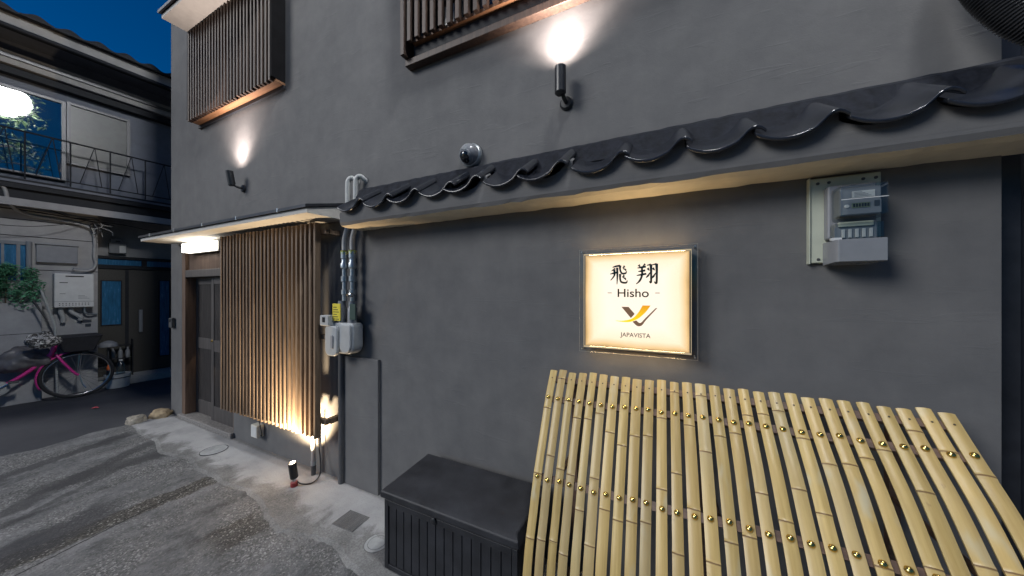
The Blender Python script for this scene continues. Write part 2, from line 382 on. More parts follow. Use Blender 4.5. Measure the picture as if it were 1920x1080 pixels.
# front wall with openings
LW = (-4.62, -3.27, 3.55, 4.36); RW = (-1.50, 1.2, 3.32, 4.5)
cuts_x = sorted(set([-5.536, -5.235, -4.035, -3.75, -2.95, 1.058, LW[0], LW[1], RW[0], 0.9])); cuts_z = sorted(set([0.0, .03, 1.28, 1.98, 2.045, 6.6, LW[2], LW[3], RW[2], RW[3]]))
holes = [(-5.235, -4.035, .03, 2.045), (-3.75, -2.95, 1.28, 1.98), LW, (RW[0], .9, RW[2], RW[3])]
def inhole(x, z): return any(a < x < b and c < z < d for a, b, c, d in holes)
w = MB(); idx = {}
def vid(x, y, z):
    k = (round(x, 4), y, round(z, 4))
    if k not in idx: idx[k] = len(w.v); w.v.append((x, y, z))
    return idx[k]
for x0, x1 in zip(cuts_x, cuts_x[1:]):
    for z0, z1 in zip(cuts_z, cuts_z[1:]):
        if not inhole((x0 + x1) / 2, (z0 + z1) / 2): w.f.append((vid(x0, 0, z0), vid(x1, 0, z0), vid(x1, 0, z1), vid(x0, 0, z1)))
for a, b, c, d in holes:
    D = .16
    for p, q in (((a, c), (b, c)), ((b, c), (b, d)), ((b, d), (a, d)), ((a, d), (a, c))):
        w.add([(p[0], 0, p[1]), (q[0], 0, q[1]), (q[0], D, q[1]), (p[0], D, p[1])], [(0, 1, 2, 3)])
# sides, back and top
w.add([(-5.536, 0, 0), (-5.536, 7, 0), (-5.536, 7, 6.6), (-5.536, 0, 6.6), (1.058, 0, 0), (1.058, 7, 0), (1.058, 7, 6.6), (1.058, 0, 6.6)], [(0, 3, 2, 1), (4, 5, 6, 7), (1, 2, 6, 5), (3, 7, 6, 2)])
H(w, 'front_wall', M['plaster'])
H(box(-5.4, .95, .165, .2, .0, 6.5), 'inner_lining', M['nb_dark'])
# raised utility panel and grey plinth strip
H(box(-2.297, -1.909, -.022, 0.01, .02, 1.035), 'access_panel', M['plaster'], bevel=.004)

# --- tiled coping
cop = MB(); random.seed(3); K = 70
sec = lambda i: [(0.01, 2.020 + random.uniform(-.003, .003)), (-.150, 2.018 + random.uniform(-.003, .003)), (-.182, 2.026 + random.uniform(-.004, .004)), (-.192, 2.045), (-.192, 2.115), (-.10, 2.165), (0.01, 2.235)]
rows = []
for i in range(K + 1):
    x = -2.10 + 4.0 * i / K; rows.append([(x, y, z) for y, z in sec(i)])
m = len(rows[0]); cop.v = [p for r in rows for p in r]
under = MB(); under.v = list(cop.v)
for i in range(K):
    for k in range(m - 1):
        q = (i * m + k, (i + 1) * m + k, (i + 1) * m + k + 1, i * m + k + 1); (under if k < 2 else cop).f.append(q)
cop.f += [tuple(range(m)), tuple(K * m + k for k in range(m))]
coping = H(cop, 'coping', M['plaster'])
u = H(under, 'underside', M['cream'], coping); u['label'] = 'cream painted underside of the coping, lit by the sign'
def tile_profile():
    pr = []
    for i in range(19):
        t = i / 18
        if t < .70: z = -.032 * max(0, math.sin(math.pi * t / .70)) ** .8
        else: z = .040 * math.sin(math.pi * (t - .70) / .36)
        pr.append((t * .262, z))
    return pr
def make_tile():
    pr = tile_profile(); b = MB(); n = len(pr); rows = [(-.238, 2.148), (-.225, 2.156), (.012, 2.315)]
    for y, z0 in rows:
        for x, z in pr: b.v.append((x, y, z0 + z + x * -.03))
        for x, z in pr: b.v.append((x, y + .006, z0 + z + x * -.03 - .011))
    L = 2 * n
    for r in range(2):
        for i in range(n - 1):
            a = r * L + i; b.f.append((a, a + 1, a + L + 1, a + L)); a += n; b.f.append((a, a + L, a + L + 1, a + 1))
        for i in (0, n - 1): a = r * L + i; b.f.append((a, a + L, a + L + n, a + n))
    for r in (0, 2):
        for i in range(n - 1): a = r * L + i; b.f.append((a, a + 1, a + n + 1, a + n))
    return b
t0 = H(make_tile(), 'roof_tile', M['tile'], coping, smooth=50, bevel=.003)
xs_t = [-2.075 + .2405 * k for k in range(17)]
for k, x in enumerate(xs_t):
    o = t0 if k == 0 else copy_obj(t0)
    o.location = (x + random.uniform(-.004, .004), random.uniform(-.010, .010), random.uniform(-.006, .006)); o.rotation_euler = (0, R(random.uniform(-1, 1)), R(random.uniform(-1, 1)))
inf = MB(); pr = tile_profile()
for k, x in enumerate(xs_t):                                      # plaster packed under the tile crests
    n0 = len(inf.v); q = [p for p in pr if p[0] <= .2405] + [(.2405, pr[-2][1])]
    for px_, pz_ in q: inf.v += [(x + px_, -.1925, 2.06), (x + px_, -.1925, 2.158 + pz_ - px_ * .03), (x + px_, -.15, 2.186 + pz_ - px_ * .03)]
    for i in range(len(q) - 1): a = n0 + i * 3; inf.f += [(a, a + 3, a + 4, a + 1), (a + 1, a + 4, a + 5, a + 2)]
H(inf, 'mortar_infill', M['plaster'], coping)
rb = MB(); random.seed(14); n = 120
for i in range(n + 1):
    x = -2.09 + 4.1 * i / n; z = 2.338 + random.uniform(-.002, .002)
    rb.v += [(x, .01, z), (x, -.020, z - .001), (x, -.045 + random.uniform(-.003, .003), 2.318), (x, -.088 + random.uniform(-.004, .004), 2.212)]
for i in range(n):
    for c in range(3): rb.f.append((i * 4 + c, i * 4 + c + 1, i * 4 + c + 5, i * 4 + c + 4))
H(rb, 'top_mortar', M['top_mortar'], coping)
# --- entrance canopy
can = MB(); a, b_ = -5.34, -2.30
can.add([(a, 0.01, 2.122), (a, -.305, 2.116), (a, -.305, 2.150), (a, 0.01, 2.235), (b_, 0.01, 2.122), (b_, -.305, 2.116), (b_, -.305, 2.150), (b_, 0.01, 2.235)],
        [(0, 1, 5, 4), (1, 2, 6, 5), (2, 3, 7, 6), (3, 0, 4, 7), (0, 3, 2, 1), (4, 5, 6, 7)])
canopy = H(can, 'entrance_canopy', M['soffit'])
rf = MB(); rf.add([(a - .012, 0.01, 2.240), (a - .012, -.322, 2.152), (b_ + .012, -.322, 2.152), (b_ + .012, .01, 2.240), (a - .012, 0.01, 2.262), (a - .012, -.322, 2.174), (b_ + .012, -.322, 2.174), (b_ + .012, .01, 2.262)],
                  [(0, 1, 2, 3), (4, 7, 6, 5), (0, 4, 5, 1), (1, 5, 6, 2), (2, 6, 7, 3), (0, 3, 7, 4)])
H(rf, 'sheet_roof', M['dark_sheet'], canopy)
for k in range(5): H(box(a + .3 + k * .6, a + .315 + k * .6, -.325, -.318, 2.150, 2.180), 'roof_clip', M['steel'], canopy)
# --- eave above the left upper window
ev = MB(); a, b_ = -4.76, -2.9
ev.add([(a, .01, 4.435), (a, -.31, 4.43), (a, -.31, 4.47), (a, .01, 4.60), (b_, .01, 4.435), (b_, -.31, 4.43), (b_, -.31, 4.47), (b_, .01, 4.60)], [(0, 1, 5, 4), (1, 2, 6, 5), (2, 3, 7, 6), (0, 3, 2, 1), (4, 5, 6, 7)])
eave = H(ev, 'window_eave', M['soffit'])
rf = MB(); rf.add([(a - .02, .01, 4.605), (a - .02, -.335, 4.472), (b_ + .02, -.335, 4.472), (b_ + .02, .01, 4.605), (a - .02, .01, 4.635), (a - .02, -.335, 4.502), (b_ + .02, -.335, 4.502), (b_ + .02, .01, 4.635)],
                  [(0, 1, 2, 3), (4, 7, 6, 5), (0, 4, 5, 1), (1, 5, 6, 2), (2, 6, 7, 3), (0, 3, 7, 4)])
H(rf, 'sheet_roof', M['dark_sheet'], eave)
# --- windows in the openings
for a, b_, c, d in (LW, (RW[0], .9, RW[2], RW[3]), (-3.75, -2.95, 1.28, 1.98)):
    win = H(box(a + .03, b_ - .03, .10, .106, c + .03, d - .03), 'window', M['glass_dark'])
    fr = MB(); t = .04
    fr.box(a, b_, .07, .13, c, c + t); fr.box(a, b_, .07, .13, d - t, d); fr.box(a, a + t, .07, .13, c + t, d - t); fr.box(b_ - t, b_, .07, .13, c + t, d - t); fr.box((a + b_) / 2 - .02, (a + b_) / 2 + .02, .08, .126, c + t, d - t)
    H(fr, 'window_frame', M['alu'], win)
# --- entrance door
DX0, DX1 = -5.235, -4.035
fr = MB(); fr.box(DX0, DX0 + .085, .0, .14, .03, 2.04); H(fr, 'door_jamb', M['frame_wood'], bevel=.004)
fr = MB(); fr.box(DX1 - .06, DX1, .02, .14, .03, 2.04); H(fr, 'door_jamb', M['frame_wood'], bevel=.004)
H(box(DX0 + .085, DX1 - .06, .0, .13, 1.715, 1.80), 'door_lintel', M['door'], bevel=.005)
H(box(DX0 + .085, DX1 - .06, .015, .13, 2.00, 2.04), 'door_head', M['frame_wood'], bevel=.004)
tr = H(box(DX0 + .085, DX1 - .06, .055, .065, 1.80, 2.00), 'transom', M['transom'])
n = 46; ribs = MB()
for k in range(n):
    x = DX0 + .09 + (DX1 - DX0 - .16) * k / n; ribs.box(x, x + .012, .03, .055, 1.80, 2.0)
o = H(ribs, 'transom_ribs', M['transom'], tr); o['kind'] = 'stuff'
H(box(DX0 - .03, DX1 + .02, -.035, .15, .015, .075), 'door_sill', M['sill_stone'], bevel=.012)
def sliding(x0, x1, y0):
    d = H(box(x0 + .05, x1 - .05, y0 + .018, y0 + .024, .12, 1.68), 'sliding_door', M['door'])
    f = MB(); f.box(x0, x0 + .06, y0, y0 + .035, .076, 1.714); f.box(x1 - .06, x1, y0, y0 + .035, .076, 1.714)
    for z0, z1 in ((.076, .24), (.86, .99), (1.63, 1.714)): f.box(x0 + .06, x1 - .06, y0 + .001, y0 + .034, z0, z1)
    H(f, 'door_frame', M['door'], d, bevel=.003)
    r = MB(); k = x0 + .07
    while k < x1 - .075:
        for z0, z1 in ((.24, .86), (.99, 1.63)): r.box(k, k + .010, y0 + .006, y0 + .018, z0, z1)
        k += .021
    o = H(r, 'door_ribs', M['door'], d); o['kind'] = 'stuff'; return d
dl = sliding(DX0 + .086, -4.60, .095); dr = sliding(-4.66, DX1 - .061, .055)
H(MB().lathe([(.0, 0), (.012, 0), (.012, .006), (.008, .012)], 12, rotm((-4.63, .055, .98), 90)), 'door_lock', M['brass'], dr, smooth=40)

# dark metal panel in the gap right of the house
gap = thing('metal_side_panel', 'blue black metal panel in the gap at the right edge', 'panel', (1.3, .1, 0))
box(-.235, .9, .02, .05, 0, 2.6).build('panel', M['nb_dark'], gap)
for k in range(7): box(-.20 + k * .15, -.14 + k * .15, -.012, .019, 0, 2.6).build('rib', M['dark_sheet'], gap, bevel=.005)
box(-.052, -.047, -.02, -.013, .6, 2.5).build('seam', M['steel'], gap)

# ------------------------------------------------------------ lattice screens
def lattice(name, label, x0, x1, n, off, z0, z1, wslat, dslat, mat, rails, railmat, rail_ext=0, group=None):
    t = thing(name, label, 'lattice', ((x0 + x1) / 2, 0, z0), 0, group)
    cx = (x0 + x1) / 2; H_ = z1 - z0
    s0 = box(-wslat / 2, wslat / 2, 0, dslat, 0, H_).build('slat', mat, t, bevel=.002, seg=1)
    for k in range(n):
        o = s0 if k == 0 else copy_obj(s0, t)
        o.location = (x0 + wslat / 2 + (x1 - x0 - wslat) * k / (n - 1) - cx, -off + random.uniform(-.001, .001), random.uniform(-.005, .004))
    for z, rz0 in rails:
        box(x0 - cx + .01, x1 - cx + rail_ext, -off + dslat + .003, -off + dslat + .035, z - z0, z - z0 + .04).build('rail', railmat, t, bevel=.002, seg=1)
    return t
ls = lattice('lattice_screen', 'tall brown slatted screen beside the entrance door, uplit warm', -3.895, -2.425, 26, .165, .40, 2.085, .023, .045, M['lattice'], ((2.0, 0), (1.17, 0), (.50, 0)), M['lattice'], .055)
cx = -(3.895 + 2.425) / 2
for z in (2.0, 1.17, .50):
    for x in (-3.8, -2.38): box(x - cx - .02, x - cx + .02, -.082, .0, z - .4, z - .36).build('bracket', M['lattice'], ls)
# boxes round the upper windows
lw = lattice('window_lattice', 'slatted window box upper left with lit wooden underside', -4.745, -3.145, 27, .115, 3.435, 4.425, .024, .034, M['lattice_up'], ((3.60, 0), (4.30, 0)), M['lattice_up'])
cx = -(4.745 + 3.145) / 2
box(-4.745 - cx, -3.12 - cx, -.079, .0, .002, .022).build('bottom_board', M['sill_wood'], lw)
box(-4.76 - cx, -3.11 - cx, -.02, .0, -.035, -.003).build('bottom_edge', M['nb_dark'], lw)
box(-3.142 - cx, -3.118 - cx, -.115, .0, .026, .99).build('side_board', M['matte_black'], lw)
box(-4.772 - cx, -4.748 - cx, -.115, .0, .026, .99).build('side_board', M['nb_dark'], lw)
rw = lattice('window_lattice', 'slatted window box top centre with thick dark bottom rail', -1.555, .98, 39, .095, 3.245, 4.6, .030, .034, M['lattice_up'], ((3.42, 0),), M['lattice_up'])
cx = -(1.555 - .98) / 2
box(-1.54 - cx, .97 - cx, -.061, .0, .002, .022).build('bottom_board', M['sill_wood'], rw)
box(-1.545 - cx, .98 - cx, -.030, .0, -.085, -.002).build('recessed_rail', M['nb_dark'], rw)
box(-1.61 - cx, 1.0 - cx, -.056, .0, -.135, -.088).build('bottom_rail', M['lattice_up'], rw, bevel=.006)
box(-1.61 - cx, -1.578 - cx, -.10, .0, -.085, 1.35).build('side_post', M['lattice_up'], rw, bevel=.003)

# ------------------------------------------------------------ illuminated sign
sx0, sx1, sz0, sz1, so = -.362, .119, 1.264, 1.738, .05
scx, scz = (sx0 + sx1) / 2, sz0
sign = thing('lightbox_sign', 'glowing cream square lightbox sign with black brush writing on the wall', 'sign', (scx, 0, sz0))
hw, hh = (sx1 - sx0) / 2, sz1 - sz0
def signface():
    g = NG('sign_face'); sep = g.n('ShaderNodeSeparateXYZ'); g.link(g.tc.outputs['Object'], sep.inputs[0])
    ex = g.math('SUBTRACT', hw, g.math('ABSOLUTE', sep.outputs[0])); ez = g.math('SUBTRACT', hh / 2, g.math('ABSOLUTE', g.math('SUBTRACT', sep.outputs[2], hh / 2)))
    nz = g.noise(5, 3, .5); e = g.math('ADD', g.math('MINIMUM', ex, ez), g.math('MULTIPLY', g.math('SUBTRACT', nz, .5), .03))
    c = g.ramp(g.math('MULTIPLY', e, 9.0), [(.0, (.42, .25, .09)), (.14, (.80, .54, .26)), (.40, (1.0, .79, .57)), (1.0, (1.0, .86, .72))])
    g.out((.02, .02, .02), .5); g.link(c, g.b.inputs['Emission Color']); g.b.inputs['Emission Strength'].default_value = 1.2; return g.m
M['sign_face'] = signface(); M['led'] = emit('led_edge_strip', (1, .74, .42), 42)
box(-hw, hw, -so + .004, 0, 0, hh).build('housing', M['soffit'], sign)
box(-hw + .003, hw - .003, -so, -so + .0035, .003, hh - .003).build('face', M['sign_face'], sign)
box(-hw - .026, hw + .030, -so - .016, -so - .008, -.027, hh + .027).build('acrylic_cover', M['acrylic'], sign, bevel=.002)
M['gold_edge'] = emit('lit_acrylic_edge', (1, .80, .5), .30)
e = MB()
for z in (-.006, hh + .0005): e.box(-hw - .006, hw + .006, -so - .004, -so + .006, z, z + .0055)
for x in (-hw - .006, hw + .0035): e.box(x, x + .0025, -so - .004, -so, -.001, hh + .0015)
e.build('lit_edge', M['gold_edge'], sign)
e = MB(); x0, x1, z0, z1 = -hw - .026, hw + .030, -.027, hh + .027; yy = -so - .0175
for z in (z0, z1 - .0015): e.box(x0, x1, yy, yy + .001, z, z + .0015)
for x in (x0, x1 - .0015): e.box(x, x + .0015, yy, yy + .001, z0 + .0016, z1 - .0016)
e.build('polished_edge', simple('polished_edge', (.30, .28, .24), .3, 0, .05), sign)
for zz, sg in ((hh + .0005, 1), (-.0005, -1)):                       # added hidden wedges to brighten coping and bamboo, facing away from the wall
    b = MB(); b.add([(q, y, zz + sg * z) for q in (-hw + .02, hw - .02) for y, z in ((-.0425, 0), (-.033, .0068), (-.033, 0))], [(0, 1, 4, 3), (1, 2, 5, 4), (0, 3, 5, 2), (0, 2, 1), (3, 4, 5)])
    b.build('led_strip', M['led'], sign)
    box(-hw + .018, hw - .018, -.0325, -.031, min(zz, zz + sg * .008), max(zz, zz + sg * .008)).build('strip_backing', M['dark_grey'], sign)
for x in (-hw - .018, hw + .020):
    for z in (-.018, hh + .018): MB().lathe([(.004, 0), (.004, .05)], 8, rotm((x, 0, z), 90)).build('standoff', M['steel'], sign)
def text(body, size, x, z, mat, parent, name, bold=0, shear=0, sxk=1.0, space=1.0):
    cu = bpy.data.curves.new(name, 'FONT'); cu.body = body; cu.size = size; cu.align_x = 'CENTER'; cu.align_y = 'CENTER'; cu.offset = bold; cu.shear = shear; cu.extrude = .0004
    cu.space_character = space
    to = bpy.data.objects.new(name, cu); COL.objects.link(to)
    dg = bpy.context.evaluated_depsgraph_get(); me = bpy.data.meshes.new_from_object(to.evaluated_get(dg)); bpy.data.objects.remove(to)
    me.transform(Matrix.Diagonal((sxk, 1, 1, 1))); me.transform(Matrix.Rotation(R(90), 4, 'X')); me.materials.clear(); me.materials.append(mat)
    o = bpy.data.objects.new(name, me); COL.objects.link(o); o.parent = parent; o.location = (x, -so - .002, z); return o
# brush strokes: each a list of (x, z, half width) in a unit square
def brush(name, strokes, x, z, w, h, parent):
    b = MB()
    for st in strokes:
        P = smoothpath([(p[0], 0, p[1]) for p in st], 5); m = len(P); wd = []
        for i in range(m):
            t = i / (m - 1) * (len(st) - 1); k = min(int(t), len(st) - 2); wd.append(st[k][2] + (st[k + 1][2] - st[k][2]) * (t - k))
        vs = []
        for i in range(m):
            t = (P[min(i + 1, m - 1)] - P[max(i - 1, 0)]).normalized(); nn = Vector((-t.z, 0, t.x))
            for s in (1, -1): q = P[i] + nn * wd[i] * s; vs.append((x + (q.x - .5) * w, -so - .0020, z + (q.z - .5) * h))
        b.add(vs, [(2 * i, 2 * i + 1, 2 * i + 3, 2 * i + 2) for i in range(m - 1)])
    return b.build(name, M['ink'], parent)
T, K2, F = .018, .052, .072
hi = [ # 飛
 [(.16, .88, T), (.35, .93, K2), (.60, .96, K2)], [(.60, .97, F), (.60, .74, K2), (.70, .55, K2), (.90, .55, K2), (.97, .66, T)],
 [(.86, .93, F), (.74, .82, T)], [(.76, .80, T), (.90, .74, K2), (.92, .66, T)],
 [(.32, .82, K2), (.10, .68, T)], [(.02, .52, T), (.25, .57, K2), (.50, .62, K2)], [(.26, .74, F), (.27, .45, K2), (.05, .18, T)], [(.43, .86, F), (.44, .40, K2), (.42, -.04, T)],
 [(.60, .52, F), (.60, .25, K2), (.68, .08, K2), (.94, .05, K2), (1.0, .18, T)], [(.84, .44, F), (.72, .34, T)], [(.74, .34, T), (.88, .27, K2), (.92, .18, T)]]
sho = [ # 翔
 [(.10, .96, F), (.18, .86, T)], [(.42, 1.0, K2), (.30, .86, T)], [(.04, .80, T), (.25, .83, K2), (.46, .86, K2)], [(.08, .62, T), (.25, .64, K2), (.43, .67, K2)], [(.0, .42, T), (.25, .46, K2), (.48, .50, K2)],
 [(.26, .86, K2), (.27, .45, K2), (.16, .16, K2), (-.02, -.02, T)],
 [(.50, .92, T), (.70, .96, K2)], [(.70, .97, F), (.71, .45, K2), (.70, .06, K2), (.62, .12, T)], [(.54, .78, F), (.62, .66, T)], [(.46, .30, T), (.56, .40, K2), (.66, .56, T)],
 [(.76, .94, T), (.97, .98, K2)], [(.97, .99, F), (.98, .45, K2), (.96, .02, K2), (.85, .10, T)], [(.79, .78, F), (.88, .66, T)], [(.70, .24, T), (.82, .36, K2), (.93, .54, T)]]
cz = hh
brush('brush_character', hi, -.073, hh * .782, .084, .094, sign); brush('brush_character', sho, .058, hh * .782, .092, .096, sign)
text('Hisho', .058, -.006, hh * .580, M['ink'], sign, 'lettering', .0006, sxk=1.08)
for x in (-.115, .105): box(x - .010, x + .010, -so - .0022, -so - .001, hh * .582, hh * .582 + .003).build('dash', M['ink'], sign)
text('JAPAVISTA', .030, .006, hh * .145, M['ink'], sign, 'lettering', .0002, sxk=.97)
M['logo_brown'] = emit('logo_brown', (.15, .085, .05), 1.0)
def logogold():
    g = NG('logo_gold'); sep = g.n('ShaderNodeSeparateXYZ'); g.link(g.tc.outputs['Object'], sep.inputs[0])
    c = g.ramp(g.math('MULTIPLY_ADD', sep.outputs[2], 1 / .085, -.135 / .085), [(.0, (1.0, .74, .01)), (.45, (.95, .55, .01)), (1, (.80, .30, .01))])
    g.out(c, .6); g.link(c, g.b.inputs['Emission Color']); g.b.inputs['Emission Strength'].default_value = .80; return g.m
M['logo_gold'] = logogold()
def flat(name, poly, mat, lift):
    b = MB(); b.v = [(x, -so - lift, z) for x, z in poly]; b.f = [tuple(range(len(poly)))]; return b.build(name, mat, sign)
lx, lz = .0, hh * .350                                         # logo centre
def P(u, v): return (lx + (u - .5) * .178, lz + (v - .5) * .106)
sw = smoothpath([(.02, 0, .24), (.22, 0, .25), (.45, 0, .36), (.60, 0, .62), (.72, 0, .98)], 5)
top_ = [P(p.x, p.z) for p in sw]; bot_ = [P(p.x, p.z) for p in smoothpath([(.92, 0, .98), (.80, 0, .68), (.60, 0, .36), (.36, 0, .19), (.02, 0, .22)], 5)]
b = MB(); n = len(top_); bot_ = bot_[::-1]; b.v = [(x, -so - .0026, z) for x, z in top_] + [(x, -so - .0026, z) for x, z in bot_]; b.f = [(i, i + 1, n + i + 1, n + i) for i in range(n - 1)]
b.build('logo_swoosh', M['logo_gold'], sign)
flat('logo_stroke', [P(.17, .90), (P(.36, .90)), P(.52, .58), P(.42, .38)], M['logo_brown'], .0018)
b = MB(); A = smoothpath([(.46, 0, .22), (.58, 0, .03), (.70, 0, .06), (.82, 0, .34), (1.09, 0, .88)], 5); B = smoothpath([(.56, 0, .28), (.63, 0, .18), (.69, 0, .20), (.78, 0, .38), (1.04, 0, .86)], 5); n = len(A)
b.v = [(P(p.x, p.z)[0], -so - .0018, P(p.x, p.z)[1]) for p in A] + [(P(p.x, p.z)[0], -so - .0018, P(p.x, p.z)[1]) for p in B]; b.f = [(i, i + 1, n + i + 1, n + i) for i in range(n - 1)]
b.build('logo_stroke', M['logo_brown'], sign)

# ------------------------------------------------------------ wall uplights
def uplight(label, x, z, tilt, side, energy, cone):
    t = thing('wall_uplight', label, 'lamp', (x, 0, z), 0, 'black uplights on the house wall')
    MB().lathe([(.0, 0), (.038, 0), (.038, .012), (.030, .020), (0, .020)], 24, rotm((0, 0, 0), 90)).build('base_plate', M['black_metal'], t, smooth=40)
    MB().tube([(0, -.015, 0), (0, -.05, .0), (side * .3, -.075, .012)], .011, 12).build('arm', M['black_metal'], t, smooth=40)
    m = rotm((side, -.085, .008), -tilt, 0, 0)
    body = MB().lathe([(0, 0), (.022, 0), (.030, .008), (.030, .145), (.027, .145), (.026, .130), (0, .130)], 28, m, cap=False).build('lamp_body', M['black_metal'], t, smooth=40)
    MB().lathe([(0, .1305), (.025, .1305), (.025, .132), (0, .132)], 20, m, cap=False).build('lens', M['lens'], body)
    for en, cn in ((energy, cone), (energy * .5, 64), (energy * .42, 138)):            # hot centre and weak spill of the reflector
        ld = bpy.data.lights.new('uplight_beam', 'SPOT'); ld.energy = en; ld.color = (1.0, .83, .75); ld.spot_size = R(cn); ld.spot_blend = 1.0; ld.shadow_soft_size = .02
        lo = bpy.data.objects.new('uplight_beam', ld); COL.objects.link(lo); lo.parent = t
        lo.location = m @ Vector((0, -.030, .150)); lo.rotation_euler = (R(180), 0, 0)
    return t
uplight('black cylinder uplight on the wall above the tiled coping', -.473, 2.590, 0, -.012, 62, 106)
uplight('black tilted uplight on the wall below the left window box', -3.825, 2.590, -9, -.035, 62, 102)

# dome camera
dc = thing('dome_camera', 'small silver dome security camera just above the tiles', 'camera', (-1.095, 0, 2.415)); dc.scale = (1.15, 1.15, 1.15)
MB().lathe([(0, 0), (.066, 0), (.066, .012), (.060, .022), (.052, .026)], 28, rotm((0, 0, 0), 90)).build('base', M['steel'], dc, smooth=35)
MB().lathe([(.058, .02), (.056, .035), (.046, .058), (.030, .072), (.0, .08)], 28, rotm((0, 0, 0), 90), cap=False).build('dome', M['pale_grey'], dc, smooth=60)
dm = MB().lathe([(.0, .024), (.022, .02), (.034, .008), (.036, 0)], 20, rotm((-.006, -.052, -.022), 128, 0, -10), cap=False).build('eye', M['glass_dark'], dc, smooth=60)
MB().lathe([(.037, .002), (.043, .002), (.043, -.01), (.037, -.01)], 24, rotm((-.006, -.052, -.022), 128, 0, -10), cap=False).build('ring', M['steel'], dc, smooth=40)

# ------------------------------------------------------------ electric meter
em = thing('electric_meter', 'electricity meter with clear cover on a pale green wall board', 'meter', (.65, 0, 1.662))
def E(mb, name, mat, parent=em, **k):
    o = mb.build(name, mat, None, **k); o.parent = parent
    if parent is em: o.matrix_parent_inverse = Matrix.Translation((-.65, 0, -1.662))
    return o
bd = E(box(.548, .755, -.022, .0, 1.664, 2.006), 'board', M['board'], bevel=.004)
E(MB().box(.5435, .5475, -.03, 0, 1.660, 2.010), 'board_rim', M['board'], bd, bevel=.002)
for x, z in ((.572, 1.985), (.606, 1.985), (.705, 1.985), (.740, 1.985), (.574, 1.678)):
    E(MB().lathe([(0, 0), (.006, 0), (.005, .003), (0, .003)], 12, rotm((x, -.022, z), 90)), 'screw', M['dark_grey'], bd)
mbk = E(box(.588, .728, -.060, -.022, 1.752, 1.962), 'meter_back', M['mid_grey'], bevel=.008)
E(box(.606, .720, -.104, -.060, 1.832, 1.936), 'meter_body', M['pale_grey'], bevel=.006)
face = E(box(.610, .716, -.108, -.1045, 1.836, 1.884), 'meter_face', M['pale_grey'])
E(box(.638, .686, -.1105, -.1085, 1.858, 1.876), 'display', M['lcd'], face)
for k in range(6): E(box(.641 + k * .0075, .646 + k * .0075, -.1115, -.1106, 1.861, 1.873), 'digit', M['ink'], face)
E(MB().lathe([(0, 0), (.007, 0), (.006, .004), (0, .004)], 14, rotm((.624, -.1085, 1.866), 90)), 'sensor', M['white'], face)
E(box(.698, .711, -.1105, -.1085, 1.860, 1.880), 'port', M['dark_grey'], face)
E(box(.640, .700, -.108, -.1045, 1.896, 1.920), 'name_plate', M['white'], mbk)
for k in range(4): E(box(.645, .690 - k * .008, -.1088, -.1081, 1.900 + k * .005, 1.902 + k * .005), 'print', M['mid_grey'], mbk)
cov = MB().box(.598, .726, -.132, -.058, 1.820, 1.942); E(cov, 'clear_cover', M['clear'], bevel=.007)
E(box(.600, .724, -.1335, -.1325, 1.886, 1.8885), 'cover_seam', M['white'])
E(box(.600, .720, -.078, -.0605, 1.744, 1.812), 'terminal_block', M['mid_grey'], bevel=.004)
for k in range(5): E(box(.620 + k * .019, .630 + k * .019, -.084, -.0785, 1.752, 1.785), 'terminal', M['white'], bevel=.002)
E(box(.610, .706, -.088, -.0785, 1.794, 1.812), 'terminal_label', M['board'], bevel=.002)
E(box(.594, .728, -.100, -.058, 1.744, 1.806), 'terminal_cover', M['clear'], bevel=.004)
E(box(.583, .613, -.104, -.090, 1.742, 1.752), 'side_label', M['white'])
lb = MB(); lb.add([(.586, -.022, 1.652), (.586, -.118, 1.658), (.594, -.130, 1.659), (.724, -.130, 1.659), (.726, -.022, 1.652), (.586, -.022, 1.742), (.586, -.118, 1.742), (.594, -.130, 1.742), (.724, -.130, 1.742), (.726, -.022, 1.742)],
                  [(0, 1, 2, 3, 4), (9, 8, 7, 6, 5), (0, 5, 6, 1), (1, 6, 7, 2), (2, 7, 8, 3), (3, 8, 9, 4), (4, 9, 5, 0)])
E(lb, 'lower_cover', M['pale_grey'], bevel=.003)

# black corrugated duct at the top right corner
dp = smoothpath([(.90, -.10, 2.80), (.93, -.12, 2.60), (.975, -.13, 2.47), (1.05, -.13, 2.37), (1.16, -.13, 2.315), (1.40, -.12, 2.30)], 40)
rr = []; dist = 0
for i, p in enumerate(dp):
    if i: dist += (p - dp[i - 1]).length
    rr.append(.050 + .0022 * math.sin(dist * 2 * math.pi / .009))
fd = []; k = 0
d = MB(); L_ = [0]
for i in range(1, len(dp)): L_.append(L_[-1] + (dp[i] - dp[i - 1]).length)
def at_len(s):
    for i in range(1, len(dp)):
        if L_[i] >= s: t = (s - L_[i - 1]) / (L_[i] - L_[i - 1]); return dp[i - 1].lerp(dp[i], t)
    return dp[-1]
ns = int(L_[-1] / .00225); d.tube([at_len(i * .00225) for i in range(ns)], [.048 + .0024 * (1, 0, -1, 0)[i % 4] for i in range(ns)], 20)
duct = d.build('corrugated_duct', M['black_metal'], None, smooth=80)
tag(duct, 'black corrugated flexible duct coming down onto the coping at right', 'duct')

